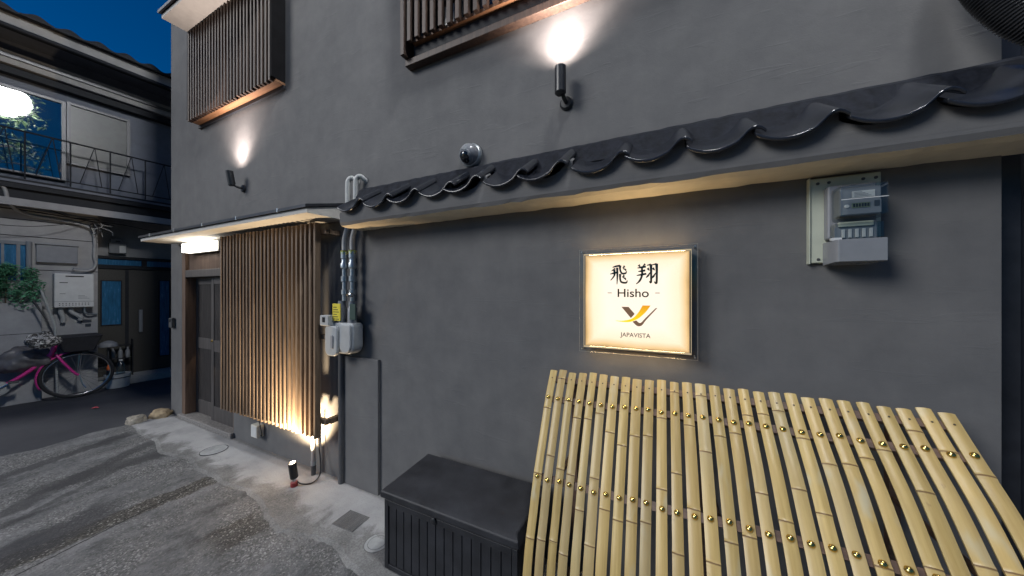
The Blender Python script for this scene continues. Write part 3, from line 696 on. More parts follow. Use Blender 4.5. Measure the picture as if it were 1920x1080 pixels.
# ------------------------------------------------------------ gas meter and pipes
gm = thing('gas_meter', 'pale two lobed gas meter with yellow label and twin pipes on wall', 'meter', (-2.2, 0, 1.04))
def Gm(mb, name, mat, parent=gm, **k):
    o = mb.build(name, mat, None, **k); o.parent = parent
    if parent is gm: o.matrix_parent_inverse = Matrix.Translation((2.2, 0, -1.04))
    return o
def rrect(x0, x1, z0, z1, rb, rt, n=6):
    p = []
    for cx_, cz_, r, a0 in ((x1 - rt, z1 - rt, rt, 0), (x0 + rt, z1 - rt, rt, 90), (x0 + rb, z0 + rb, rb, 180), (x1 - rb, z0 + rb, rb, 270)):
        for k in range(n + 1): a = R(a0 + 90 * k / n); p.append((cx_ + r * math.cos(a), cz_ + r * math.sin(a)))
    return p
bodym = Gm(MB().prism(rrect(-2.325, -2.06, 1.075, 1.31, .07, .03), -.115, -.022), 'casing', M['meter_white'], bevel=.014, seg=3)
Gm(MB().prism(rrect(-2.345, -2.205, 1.055, 1.285, .05, .03), -.142, -.112), 'front_lobe', M['meter_white'], bodym, bevel=.010, seg=3)
Gm(MB().prism(rrect(-2.195, -2.075, 1.09, 1.30, .05, .02), -.130, -.112), 'front_lobe', M['meter_white'], bodym, bevel=.008, seg=3)
Gm(MB().prism(rrect(-2.268, -2.243, 1.115, 1.215, .01, .01), -.150, -.141), 'rib', M['mid_grey'], bodym, bevel=.003)
ctr = Gm(box(-2.385, -2.285, -.155, -.09, 1.285, 1.365), 'counter', M['meter_white'], bevel=.006)
Gm(box(-2.352, -2.322, -.1575, -.1545, 1.312, 1.35), 'counter_window', M['glass_dark'], ctr)
Gm(box(-2.282, -2.195, -.122, -.116, 1.325, 1.455), 'yellow_label', M['yellow'], bevel=.001)
for k in range(6): Gm(box(-2.272, -2.207 - (k % 3) * .012, -.1232, -.1222, 1.335 + k * .018, 1.340 + k * .018), 'print', M['ink'])
Gm(box(-2.125, -2.062, -.095, -.088, 1.335, 1.455), 'tag', M['green_tag'], bevel=.002)
for x in (-2.255, -2.135):
    Gm(MB().lathe([(0, 1.29), (.034, 1.29), (.034, 1.42), (.028, 1.43), (.028, 1.475), (0, 1.475)], 18, rotm((x, -.062, 0))), 'union', M['pale_grey'], smooth=40)
for x, xt in ((-2.225, -2.205), (-2.135, -2.115)):
    pr = [(.018, 1.475), (.018, 1.52), (.024, 1.525), (.024, 1.56), (.017, 1.565), (.017, 1.62), (.026, 1.625), (.026, 1.665), (.018, 1.67), (.018, 1.72), (.028, 1.73), (.030, 1.76), (.022, 1.775), (.022, 1.80), (.027, 1.805), (.027, 1.85)]
    Gm(MB().lathe(pr, 14, rotm((x, -.062, 0))), 'fitting', M['steel'], smooth=35)
    Gm(MB().lathe([(.029, 1.835), (.029, 1.862), (.024, 1.866)], 6, rotm((x, -.062, 0))), 'nut', M['brass'])
    pts = smoothpath([(x, -.062, 1.85), (x, -.062, 1.95), (xt + .004, -.056, 2.05), (xt, -.050, 2.20), (xt, -.050, 2.36), (xt + .008, -.048, 2.412), (xt + .032, -.035, 2.43), (xt + .05, -.010, 2.41), (xt + .052, .01, 2.395)], 6)
    Gm(MB().tube(pts, .0185, 14), 'white_pipe', M['white_pipe'], smooth=50)
Gm(MB().lathe([(.012, 0), (.016, .01), (.016, .03), (.008, .034), (.006, .05)], 10, rotm((-2.10, -.085, 1.52), 90)), 'valve', M['chrome'], smooth=35)
dn = MB().tube([(-2.305, -.03, 1.07), (-2.305, -.03, .9), (-2.305, -.03, .02)], .024, 14).build('down_pipe', M['grey_paint'], None, smooth=50)
tag(dn, 'grey painted vertical pipe running from gas meter to ground', 'pipe')

# conduit, cable and floor spot right of the lattice
dp_ = thing('wall_conduit', 'short pale conduit standing on concrete below the slatted screen corner', 'pipe', (-2.62, -.055, 0))
MB().tube([(0, 0, .015), (0, 0, .42)], .017, 14).build('pipe', M['conduit'], dp_, smooth=50)
MB().tube([(0, 0, .10), (0, 0, .135)], .020, 14).build('clamp', M['steel'], dp_, smooth=50)
MB().tube([(0, 0, .01), (0, 0, .10)], .019, 14).build('collar', M['grey_paint'], dp_, smooth=50)
fs = thing('floor_spotlight', 'small black spotlight with red foot standing on the pale concrete', 'lamp', (-2.605, -.215, .02))
MB().lathe([(0, 0), (.026, 0), (.026, .03), (.020, .036), (0, .036)], 18).build('foot', M['red'], fs, smooth=40)
MB().lathe([(.014, .036), (.014, .07)], 12).build('neck', M['chrome'], fs, smooth=40)
mm = rotm((0, 0, .062), 6, -3, 0)
MB().lathe([(0, 0), (.024, 0), (.028, .006), (.028, .125), (.025, .125), (.024, .110), (0, .110)], 24, mm, cap=False).build('lamp_body', M['black_metal'], fs, smooth=40)
MB().lathe([(0, .111), (.023, .111), (.023, .113), (0, .113)], 18, mm, cap=False).build('lens', M['lens'], fs)
ld = bpy.data.lights.new('floor_beam', 'SPOT'); ld.energy = 210; ld.color = (1.0, .74, .46); ld.spot_size = R(125); ld.spot_blend = .9; ld.shadow_soft_size = .015
lo = bpy.data.objects.new('floor_beam', ld); COL.objects.link(lo); lo.parent = fs; lo.location = mm @ Vector((0, 0, .128))
lo.rotation_euler = Vector((.38, -.42, -.82)).to_track_quat('Z', 'Y').to_euler()
cb = MB().tube(smoothpath([(-2.585, -.205, .055), (-2.55, -.19, .035), (-2.50, -.14, .03), (-2.50, -.08, .06), (-2.53, -.055, .16), (-2.565, -.05, .30), (-2.57, -.06, .46)], 6), .005, 8).build('lamp_cable', M['cable'], None, smooth=50)
tag(cb, 'thin black cable curling from the floor spotlight up to the screen', 'cable')
ob = thing('outlet_box', 'small cream weatherproof outlet box under the slatted screen', 'outlet', (-3.51, 0, .150))
box(-.06, .045, -.062, 0, 0, .118).build('casing', simple('cream_plastic', (.66, .64, .56), .4, var=.05), ob, bevel=.006)
box(-.05, .035, -.064, -.0625, .01, .108).build('lid', M['white'], ob, bevel=.001)
MB().tube(smoothpath([(.048, -.03, .02), (.075, -.035, .02), (.085, -.045, .08), (.083, -.075, .26)], 6), .004, 6).build('cord', M['cable'], ob)
# intercom and porch lamp
ic = thing('door_intercom', 'small dark intercom on the wall corner left of the door', 'intercom', (-5.455, 0, 1.10))
box(-.045, .04, -.035, 0, 0, .12).build('casing', M['dark_grey'], ic, bevel=.006); box(-.025, .02, -.037, -.0352, .07, .105).build('camera_window', M['glass_dark'], ic)
pl = thing('porch_lamp', 'lit white box lamp under the canopy above the door', 'lamp', (-4.62, 0, 1.985))
box(-.36, .34, -.03, 0, .0, .115).build('base', M['white'], pl, bevel=.004)
box(-.34, -.14, -.095, -.031, .008, .108).build('diffuser', M['porch'], pl, bevel=.008)
box(-.132, .33, -.095, -.031, .008, .108).build('diffuser', M['porch'], pl, bevel=.008)

# ------------------------------------------------------------ storage box
sb = thing('storage_box', 'black resin storage box with plank front beside the bamboo screen', 'storage box', (-.98, -.26, 0))
bx0, bx1, by0, by1 = -.405, .405, -.175, .185
body = MB(); 
body.box(bx0, bx1, by0 + .006, by1, .015, .405); bo = body.build('body', M['resin'], sb, bevel=.012, seg=3)
for k in range(14):
    x = bx0 + .03 + k * (bx1 - bx0 - .06) / 14; wd = (bx1 - bx0 - .06) / 14
    box(x + .002, x + wd - .002, by0 + .001, by0 + .007, .05, .365).build('plank', M['resin'], bo, bevel=.002, seg=1)
f = MB()
f.box(bx0, bx0 + .028, by0 - .004, by0 + .0065, .02, .40); f.box(bx1 - .028, bx1, by0 - .004, by0 + .0065, .02, .40); f.box(bx0 + .028, bx1 - .028, by0 - .004, by0 + .0065, .367, .40); f.box(bx0 + .028, bx1 - .028, by0 - .004, by0 + .0065, .02, .048)
f.build('front_frame', M['resin'], bo, bevel=.003)
lid = MB(); lid.add([(bx0 - .015, by0 - .022, .415), (bx1 + .015, by0 - .022, .415), (bx1 + .015, by1 + .012, .415), (bx0 - .015, by1 + .012, .415), (bx0 - .015, by0 - .022, .452), (bx1 + .015, by0 - .022, .452), (bx1 + .012, by1 + .01, .476), (bx0 - .012, by1 + .01, .476), (bx0 + .01, by0 + .01, .467), (bx1 - .01, by0 + .01, .467)],
        [(0, 3, 2, 1), (0, 1, 5, 4), (1, 2, 6, 9, 5), (2, 3, 7, 6), (3, 0, 4, 8, 7), (4, 5, 9, 8), (8, 9, 6, 7)])
lid.build('lid', M['resin'], sb, bevel=.008, seg=3)
lt = MB().lathe([(0, 0), (.017, 0), (.017, .008), (.010, .012), (0, .012)], 18, rotm((-.06, by0 - .004, .388), 90)).build('latch', M['black_metal'], sb, smooth=40)
box(-.072, -.048, by0 - .012, by0 - .0045, .395, .43).build('hasp', M['resin'], sb, bevel=.003)

# ------------------------------------------------------------ bamboo screen
random.seed(21)
bs = thing('bamboo_screen', 'curved screen of pale split bamboo slats leaning on the house wall', 'screen', (.175, -.3, 0))
LP = [(.105, 1.140), (.193, 1.016), (.267, .877), (.356, .707), (.408, .573), (.462, .435), (.51, .20), (.53, .012)]
AP = [(.100, 1.143), (.215, 1.032), (.324, .931), (.410, .830), (.500, .715), (.59, .55), (.665, .30), (.70, .012)]
class Curve:
    """side profile of the screen at one place along the wall: it leans out further towards the right"""
    def __init__(s, xw):
        k = max(0.0, min(1.0, (xw + .51) / .87)); k = k * k * (3 - 2 * k)
        s.p = smoothpath([(0, -(a[0] + (b[0] - a[0]) * k) + .3, a[1] + (b[1] - a[1]) * k) for a, b in zip(LP, AP)], 8)
        s.a = [0]
        for i in range(1, len(s.p)): s.a.append(s.a[-1] + (s.p[i] - s.p[i - 1]).length)
    def at(s, q):
        for i in range(1, len(s.p)):
            if s.a[i] >= q or i == len(s.p) - 1:
                t = min(1, (q - s.a[i - 1]) / (s.a[i] - s.a[i - 1])); tg = (s.p[i] - s.p[i - 1]).normalized()
                nrm = Vector((0, tg.z, -tg.y)); return s.p[i - 1].lerp(s.p[i], t), tg, (nrm if nrm.y < 0 else -nrm)
NS = 28; bxa, bxb = -.512, .872; st0 = None
for k in range(NS):
    xw = bxa + (bxb - bxa) * k / (NS - 1); x = xw - .175; cv = Curve(xw); TOT = cv.a[-1]
    wdt = random.uniform(.0180, .0196); s0 = random.uniform(0, .014)
    nodes = []; q = random.uniform(.04, .30)
    while q < TOT: nodes.append(q); q += random.uniform(.22, .36)
    ss = [s0] + [i * .022 for i in range(1, int(TOT / .022))] + [TOT]
    for nd in nodes: ss += [nd - .010, nd - .004, nd - .0015, nd + .001, nd + .004, nd + .011]
    ss = sorted(set(round(q, 5) for q in ss if s0 <= q <= TOT))
    C = 7; vs = []; att = []; wob = random.uniform(-.0022, .0022); tw = random.uniform(-.05, .05)
    for q in ss:
        p, tg, nrm = cv.at(q); bump = 0; dark = 0
        for nd in nodes:
            dd = q - nd
            if abs(dd) < .012: bump += .0022 * math.exp(-(dd / .0045) ** 2); bump -= .0016 if abs(dd - .001) < .0012 else 0; dark = max(dark, 1 if -.0022 < dd < .0016 else 0)
        ww = wdt * (1 + .04 * math.sin(q * 3 + k) + bump * 25); dx = wob * math.sin(q * 2.5 + k)
        for c in range(C):
            a = -1 + 2 * c / (C - 1); vs.append(Vector((x + a * ww + dx, 0, 0)) + p + nrm * (.0045 * (1 - a * a) + bump + a * ww * tw)); att.append(dark)
        for a in (1, -1): vs.append(Vector((x + a * ww * .96 + dx, 0, 0)) + p - nrm * .006); att.append(0)
    b = MB(); b.v = [tuple(v) for v in vs]; C2 = C + 2
    for i in range(len(ss) - 1):
        for c in range(C2): b.f.append((i * C2 + c, i * C2 + (c + 1) % C2, (i + 1) * C2 + (c + 1) % C2, (i + 1) * C2 + c))
    b.f += [tuple(range(C2)), tuple((len(ss) - 1) * C2 + c for c in range(C2))]
    sl = b.build('slat', M['bamboo'], bs, smooth=45)
    at = sl.data.attributes.new('node', 'FLOAT', 'POINT'); at.data.foreach_set('value', [float(a) for a in att])
    for q in (.155, .505, 1.12):
        qq = q + random.uniform(-.005, .005); p, tg, nrm = cv.at(qq)
        if st0 is None: r_ = .0105; st0 = MB().lathe([(r_, 0), (r_ * .93, .003), (r_ * .7, .0062), (r_ * .35, .008), (0, .0085)], 12, cap=False).build('stud', M['brass'], sl, smooth=60); st = st0
        else: st = copy_obj(st0, sl)
        st.location = Vector((x + wob * math.sin(qq * 2.5 + k) + random.uniform(-.002, .002), 0, 0)) + p + nrm * .005; st.rotation_euler = nrm.to_track_quat('Z', 'Y').to_euler()
    p, tg, nrm = cv.at(.052)
    MB().lathe([(.0032, 0), (.003, .0012), (0, .0016)], 8, Matrix.Translation(Vector((x + wob * math.sin(.13 + k), 0, 0)) + p + nrm * .0052) @ nrm.to_track_quat('Z', 'Y').to_matrix().to_4x4(), cap=False).build('nail', M['nail'], sl)
for q in (.052, .155, .505, 1.12):
    b = MB(); n = 16
    for i in range(n + 1):
        xw = bxa - .012 + (bxb - bxa + .024) * i / n; p, tg, nrm = Curve(xw).at(q); o = Vector((xw - .175, 0, 0)) + p
        for a, c in ((-.015, -.0065), (.015, -.0065), (.015, -.027), (-.015, -.027)): b.v.append(tuple(o + tg * a + nrm * c))
    for i in range(n):
        for c in range(4): b.f.append((i * 4 + c, i * 4 + (c + 1) % 4, i * 4 + 4 + (c + 1) % 4, i * 4 + 4 + c))
    b.f += [(0, 1, 2, 3), tuple(n * 4 + c for c in range(4))]
    b.build('rail', M['rail_wood'], bs)
for xw in (-.42, .175, .78):
    cv = Curve(xw); x = xw - .175
    box(x - .015, x + .015, .255, .285, 0, 1.06).build('post', M['rail_wood'], bs)
    for q in (.505, 1.12): p, tg, nrm = cv.at(q); MB().tube([(x, .254, p.z), (x, p.y + .03, p.z)], .012, 8).build('strut', M['rail_wood'], bs)

# ------------------------------------------------------------ small things on the ground
mh = thing('manhole_cover', 'round concrete cover set in the pale apron before the door', 'manhole cover', (-3.885, -.215, .018))
MB().lathe([(0, 0), (.098, 0), (.098, .004), (0, .004)], 40).build('lid', M['conc_lid'], mh); MB().lathe([(.099, .0), (.099, .0045), (.103, .0045), (.103, .0)], 40, cap=False).build('rim', M['nb_dark'], mh)
for r_ in (.035, .065): MB().lathe([(r_, .004), (r_ + .006, .004), (r_ + .006, .006), (r_, .006)], 32, cap=False).build('ring', M['conc_lid'], mh)
gr = thing('drain_grate', 'square iron drain grate set in the concrete near the storage box', 'drain grate', (-1.87, -.275, .014), R(2))
box(-.095, .095, -.072, .072, -.004, .002).build('plate', M['iron'], gr)
b0 = box(-.092, .092, -.0025, .0025, .002, .007).build('bar', M['iron'], gr)
for k in range(13):
    o = b0 if k == 0 else copy_obj(b0, gr); o.location = (0, -.066 + k * .011, 0)
b1 = box(-.0025, .0025, -.069, .069, .002, .0065).build('cross_bar', M['iron'], gr)
for k in range(13):
    o = b1 if k == 0 else copy_obj(b1, gr); o.location = (-.087 + k * .0145, 0, 0)
rc = thing('valve_cover', 'round ringed valve cover half behind the storage box', 'manhole cover', (-1.565, -.33, .013))
MB().lathe([(0, 0), (.072, 0), (.072, .004), (0, .004)], 36).build('lid', M['conc_lid'], rc)
for r_ in (.052, .073): MB().lathe([(r_, .0), (r_, .0046), (r_ + .003, .0046), (r_ + .003, .0)], 36, cap=False).build('ring', M['iron'], rc)
def rock(label, x, y, sx, sy, sz, seed):
    random.seed(seed); bm = bmesh.new(); bmesh.ops.create_icosphere(bm, subdivisions=4, radius=1)
    from mathutils import noise as mn
    for v in bm.verts:
        nn = mn.noise(v.co * 1.3 + Vector((seed, 0, 0))) * .30 + mn.noise(v.co * 4 + Vector((0, seed, 0))) * .08
        c = Vector([math.copysign(abs(q) ** .72, q) for q in v.co]); c = c * (1 + nn * 1.2 + .10 * mn.noise(v.co * 9 + Vector((0, 0, seed)))); v.co = Vector((c.x * sx, c.y * sy, c.z * sz))
    me = bpy.data.meshes.new('kerb_stone'); bm.to_mesh(me); bm.free(); me.materials.append(M['stone']); me.shade_smooth()
    o = bpy.data.objects.new('kerb_stone', me); COL.objects.link(o); o.location = (x, y, sz * .45); tag(o, label, 'stone', 'rough stones at the house corner'); return o
rock('grey rough stone lying farther from the house corner', -5.57, -.275, .085, .075, .06, 3)
rk2 = rock('tan rough stone tucked against the house corner', -5.53, -.095, .095, .07, .068, 8); rk2.rotation_euler = (0, .1, .5)
rk2.data.materials[0] = simple('tan_stone', (.34, .26, .16), .85, var=.3, scale=18, bump=.9, bscale=40)
lt_ = MB(); lt_.add([(-.02, -.03, .003), (.03, -.02, .014), (.025, .03, .004), (-.02, .02, .018), (0, 0, .022)], [(0, 1, 4), (1, 2, 4), (2, 3, 4), (3, 0, 4), (0, 3, 2, 1)])
lo_ = lt_.build('paper_litter', M['litter']); lo_.location = (-6.75, -.34, .004); tag(lo_, 'scrap of pink litter on the dark alley asphalt', 'litter')

# ------------------------------------------------------------ the house across the alley
NA = R(4.2); NO = Vector((-8.1, -.85, 0)); NRZ = R(90) - NA
def NP(u, off, z=0): return NO + Vector((math.sin(NA), math.cos(NA), 0)) * u + Vector((math.cos(NA), -math.sin(NA), 0)) * off + Vector((0, 0, z))
nb = thing('neighbour_house', 'old two storey house with dark door and balcony across the alley', 'house', NO, NRZ)
# local axes: x along the facade, -y towards the alley
lw_ = MB(); lw_.box(-1.4, .80, 0, 4, 0, 2.8); lw_.box(.80, 6, .5, 4, 0, 2.8); lw_.build('lower_wall', M['nb_wall'], nb)
box(-1.4, 6, .02, 4, 2.803, 5.3).build('upper_wall', M['nb_up'], nb)
for z in (1.85, 2.32, 2.55): box(-1.4, .803, -.006, -.001, z, z + .008).build('joint_strip', M['nb_dark'], nb)
slab = MB(); slab.box(-1.4, 6, -.28, .018, 2.80, 2.97); slab.box(-1.4, 6, -.33, -.282, 2.93, 3.06); s_ = slab.build('balcony_slab', M['nb_dark'], nb)
box(-1.4, 6, -.345, -.332, 3.0, 3.03).build('slab_trim', M['nb_up'], s_)
box(-1.4, 6, -.30, -.281, 2.70, 2.798).build('slab_fascia', M['nb_wall'], s_)
# railing
rl = MB().tube([(-1.4, -.30, 3.715), (6, -.30, 3.715)], .012, 8).build('railing', M['nb_dark'], nb); MB().tube([(-1.4, -.30, 3.14), (6, -.30, 3.14)], .009, 8).build('bottom_rail', M['nb_dark'], rl)
for k in range(14):
    u0 = -1.2 + k * .36
    MB().tube([(u0, -.30, 3.14), (u0 + .13, -.30, 3.71)], .005, 6).build('bar', M['nb_dark'], rl); MB().tube([(u0 + .20, -.30, 3.14), (u0 + .135, -.30, 3.71)], .005, 6).build('bar', M['nb_dark'], rl)
    MB().tube([(u0 + .28, -.30, 3.07), (u0 + .28, -.30, 3.71)], .008, 6).build('post', M['nb_dark'], rl)
# upper windows
def nwin(u0, u1, z0, z1, pane, mid=None):
    w_ = box(u0, u1, -.004, .004, z0, z1).build('window', pane, nb); f = MB(); t = .035
    f.box(u0 - t, u1 + t, -.03, .015, z1, z1 + t); f.box(u0 - t, u1 + t, -.035, .015, z0 - t, z0); f.box(u0 - t, u0, -.03, .015, z0, z1); f.box(u1, u1 + t, -.03, .015, z0, z1)
    if mid: f.box(u0, u1, -.02, .012, mid, mid + .03)
    f.build('window_frame', M['alu'], w_); return w_
nwin(-1.3, .47, 3.22, 4.34, M['mirror_glass']); nwin(.55, 1.09, 3.50, 4.36, M['frost'])
# shutter header, eaves, gutter and roof
box(-1.4, 6, -.16, .018, 4.62, 4.80).build('shutter_header', M['nb_band'], nb, bevel=.01)
box(-1.4, 6, -.10, .018, 4.52, 4.615).build('shutter_track', M['nb_dark'], nb)
box(-1.4, 6, -.185, -.162, 4.70, 4.74).build('header_strip', M['alu'], nb)
so_ = box(-1.4, 6, -.62, .018, 5.00, 5.03).build('eave_soffit', M['nb_up'], nb)
box(-1.4, 6, -.645, -.622, 4.93, 5.07).build('fascia', M['nb_band'], nb); box(-1.4, 6, -.50, -.46, 4.94, 4.997).build('eave_beam', M['nb_dark'], so_)
MB().tube([(-1.4, -.66, 4.90), (6, -.66, 4.90)], .03, 10).build('gutter', M['nb_dark'], nb, smooth=50)
roof = MB(); roof.add([(-1.5, -.70, 5.075), (6, -.70, 5.075), (6, 3.8, 6.55), (-1.5, 3.8, 6.55), (-1.5, 3.8, 5.075), (6, 3.8, 5.075)], [(0, 1, 2, 3), (0, 3, 4), (1, 5, 2), (0, 4, 5, 1), (3, 2, 5, 4)])
roof_o = roof.build('roof', M['old_tile'], nb)
tl = MB(); nn_ = 11
for y, z in ((-.74, 5.085), (.4, 5.46)):
    for i in range(nn_): t = i / (nn_ - 1); tl.v.append((t * .25, y, z + .055 * math.sin(math.pi * t) ** 2))
    for i in range(nn_): t = i / (nn_ - 1); tl.v.append((t * .25, y + .005, z - .02))
for i in range(nn_ - 1): tl.f += [(i, i + 1, 2 * nn_ + i + 1, 2 * nn_ + i), (i, nn_ + i, nn_ + i + 1, i + 1)]
te = tl.build('eave_tile', M['old_tile'], roof_o, smooth=40)
for k in range(18):
    o = te if k == 0 else copy_obj(te, roof_o); o.location = (-1.4 + k * .25, 0, random.uniform(-.006, .006))
# entrance in the recess
box(.80, 6, .02, .498, .0, .105).build('door_step', M['conc_lid'], nb)
dr_ = box(.86, 1.86, .455, .495, .11, 1.93).build('door', M['nb_door'], nb)
for u0, u1, z0, z1 in ((.90, 1.10, .98, 1.72), (1.56, 1.68, .35, 1.74)):
    box(u0, u1, .444, .4545, z0, z1).build('pane', M['blue_glass'], dr_)
    f = MB(); f.box(u0 - .015, u0 - .001, .440, .4545, z0, z1); f.box(u1 + .001, u1 + .015, .440, .4545, z0, z1); f.box(u0 - .015, u1 + .015, .440, .4545, z1 + .001, z1 + .015); f.box(u0 - .015, u1 + .015, .440, .4545, z0 - .015, z0 - .001); f.build('pane_frame', M['nb_dark'], dr_)
box(1.15, 1.19, .448, .4545, .115, 1.925).build('door_stile', M['nb_dark'], dr_)
hd = box(1.30, 1.345, .405, .43, .82, 1.22).build('door_handle', M['pale_grey'], dr_, bevel=.006)
for z in (.85, 1.16): box(1.31, 1.335, .428, .454, z, z + .03).build('handle_post', M['chrome'], hd)
tp = box(.86, 1.86, .46, .495, 2.00, 2.10).build('fanlight', M['blue_glass'], nb)
f = MB(); f.box(.82, 1.9, .43, .498, 1.935, 1.995); f.box(.82, 1.9, .43, .498, 2.105, 2.15); f.box(.82, .857, .43, .498, .11, 1.93); f.box(1.34, 1.40, .44, .459, 2.0, 2.1); f.build('door_frame', M['nb_dark'], nb)
# blue window behind the plant
bw = box(-.5, .20, -.006, -.001, 1.70, 2.24).build('window', M['blue_glass'], nb)
f = MB(); f.box(-.5, .235, -.03, -.0065, 2.20, 2.245); f.box(.11, .14, -.025, -.0065, 1.7, 2.2); f.box(.0, .022, -.025, -.0065, 1.7, 2.2); f.build('window_frame', M['pale_grey'], bw)
MB().tube([(.205, -.04, 1.6), (.205, -.04, 2.25)], .025, 12).build('window_pipe', M['pale_grey'], nb, smooth=50)

def nthing(name, label, cat, u, off, z, group=None): return thing(name, label, cat, NP(u, off, z), NRZ, group)
# vent hood panel
vh = nthing('vent_panel', 'flat grey panel hood on the neighbour wall above the boiler', 'panel', .44, 0, 1.965)
box(-.18, .17, -.07, 0, 0, .25).build('panel', M['mid_grey'], vh, bevel=.006); box(-.185, .175, -.078, 0, .252, .262).build('top_flange', M['dark_grey'], vh)
# boiler
bo_ = nthing('water_heater', 'white wall mounted water heater with pipes beneath on neighbour wall', 'water heater', .57, 0, 1.31)
box(-.175, .175, -.17, 0, 0, .50).build('casing', M['white'], bo_, bevel=.012, seg=3); box(-.172, .172, -.173, -.1705, .085, .09).build('seam', M['mid_grey'], bo_)
box(-.08, .08, -.174, -.1705, .452, .468).build('exhaust_slot', M['ink'], bo_)
for k in range(10): MB().lathe([(.006, 0), (.006, .003)], 8, rotm((-.13 + k * .028, -.1705, .035), 90)).build('vent_hole', M['dark_grey'], bo_)
for k in range(10): MB().lathe([(.006, 0), (.006, .003)], 8, rotm((-.13 + k * .028, -.1705, .06), 90)).build('vent_hole', M['dark_grey'], bo_)
box(-.13, -.06, -.173, -.1705, .36, .372).build('badge', M['dark_grey'], bo_); box(-.13, -.08, -.173, -.1705, .20, .206).build('badge', M['dark_grey'], bo_)
for k in range(3): box(.03, .13 - k * .02, -.173, -.1705, .13 + k * .02, .136 + k * .02).build('print', M['mid_grey'], bo_)
for x, x2, zb in ((-.11, -.09, -.22), (-.02, .06, -.20)):
    MB().tube(smoothpath([(x, -.08, 0), (x, -.08, -.07), (x2, -.07, -.15), (x2, -.06, zb)], 5), .026, 12).build('lagged_pipe', M['white_pipe'], bo_, smooth=50)
MB().tube(smoothpath([(.10, -.08, 0), (.10, -.08, -.08), (.14, -.07, -.115), (.215, -.04, -.12)], 5), .013, 10).build('gas_pipe', M['steel'], bo_, smooth=50)
for x0, x1, z0 in ((.07, .17, -.245), (.11, .165, -.31)):
    box(x0, x1, -.008, -.001, z0, z0 + .045).build('label_plate', simple('dark_plate', (.03, .04, .06), .4), bo_)
# meter box above the neighbour door
mb_ = nthing('meter_box', 'pale meter box on the wall above the neighbour door', 'meter box', 1.06, -.5, 2.20)
box(-.09, .10, -.09, 0, 0, .17).build('casing', M['pale_grey'], mb_, bevel=.006); box(-.07, .06, -.08, 0, .172, .25).build('upper_casing', M['pale_grey'], mb_, bevel=.006); box(.02, .09, -.098, -.0905, .01, .13).build('lid', M['white'], mb_, bevel=.002); box(-.02, .03, -.086, -.0805, .20, .215).build('slot', M['ink'], mb_)
# conduits and wires
def wire(name, label, cat, pts, r, mat, n=6):
    o = MB().tube(smoothpath([NP(*p) for p in pts], 8), r, n).build(name, mat, None, smooth=50); tag(o, label, cat); return o
wire('wall_conduit', 'pale conduit sweeping across and down the neighbour wall to the boiler', 'pipe', [(-.3, .33, 3.0), (-.02, .30, 2.95), (.04, .26, 2.78), (.09, .15, 2.68), (.20, .06, 2.62), (.40, .05, 2.60), (.62, .05, 2.57), (.74, .05, 2.50), (.765, .05, 2.30), (.76, .05, 2.10), (.775, .05, 1.98), (.73, .06, 1.88), (.62, .08, 1.86), (.56, .10, 1.88)], .019, M['conduit'], 10)
wire('overhead_wire', 'black cable sagging from the frame edge to the neighbour wall corner', 'cable', [(-.4, .30, 2.42), (.1, .25, 2.43), (.4, .20, 2.50), (.70, .10, 2.64)], .005, M['cable'])
wire('overhead_wire', 'upper black cable sloping down under the balcony slab', 'cable', [(-.2, .30, 2.86), (.2, .22, 2.78), (.5, .14, 2.66), (.75, .10, 2.62), (.95, .08, 2.60)], .006, M['cable'])
wire('overhead_wire', 'long thin cable running right below the balcony to house corner', 'cable', [(.3, .16, 2.66), (.7, .14, 2.63), (1.1, .12, 2.62), (1.8, .10, 2.50)], .006, M['cable'])
wire('overhead_wire', 'black cable running level along the neighbour wall', 'cable', [(-.3, .12, 2.68), (.2, .11, 2.67), (.55, .10, 2.65), (.80, .10, 2.66)], .009, M['cable'])
jb = nthing('cable_knot', 'tangle of cable ends at the corner of neighbour wall', 'cables', .80, .06, 2.50)
random.seed(5)
for k in range(14):
    a_ = Vector((random.uniform(-.08, .02), random.uniform(-.04, .02), random.uniform(.03, .14))); b_ = Vector((random.uniform(-.06, .14), random.uniform(-.08, .0), random.uniform(-.12, .10)))
    MB().tube(smoothpath([a_, (a_ + b_) / 2 + Vector((random.uniform(-.05, .05), -.03, random.uniform(-.04, .04))), b_], 5), random.uniform(.003, .007), 6).build('cable_end', M['cable'] if k % 3 else M['conduit'], jb, smooth=50)
# planter and shrub
pb = nthing('planter_wall', 'low grey mortar planter wall behind the pink bicycle', 'planter', -.2, 0, 0)
box(-1.1, .50, -.16, -.008, 0, 1.39).build('planter_body', M['nb_wall'], pb, bevel=.01); box(-1.1, .50, -.162, -.1605, .96, .966).build('joint', M['nb_dark'], pb)
shb = nthing('shrub', 'leafy green shrub growing over the planter at left', 'plant', .02, .12, 1.38)
random.seed(9)
def leaves(n, fn, size, elong=1.8):
    b = MB()
    for _ in range(n):
        p = Vector(fn()); q = Euler((random.uniform(-.9, .9), random.uniform(-.9, .9), random.uniform(0, 6.3))).to_matrix(); s_ = size * random.uniform(.6, 1.3)
        vs = [p + q @ Vector(v) for v in ((-s_ * elong, 0, 0), (-s_ * .3, s_ * .6, s_ * .15), (s_ * elong, 0, -s_ * .2), (-s_ * .3, -s_ * .6, s_ * .15))]
        b.add(vs, [(0, 1, 2), (0, 2, 3)])
    return b
cl = [(Vector((random.uniform(-.75, .34), random.uniform(-.10, .08), random.uniform(.02, .62))), random.uniform(.07, .15)) for _ in range(34)]
cl = [(c, r_) for c, r_ in cl if c.z < .72 - max(0, c.x) * .9]
def fol():
    c, r_ = random.choice(cl); v = Vector((random.gauss(0, 1), random.gauss(0, 1), random.gauss(0, 1))).normalized() * r_ * random.random() ** .4; return c + v
leaves(5200, fol, .016).build('foliage', M['leaf'], shb)
st_ = MB()
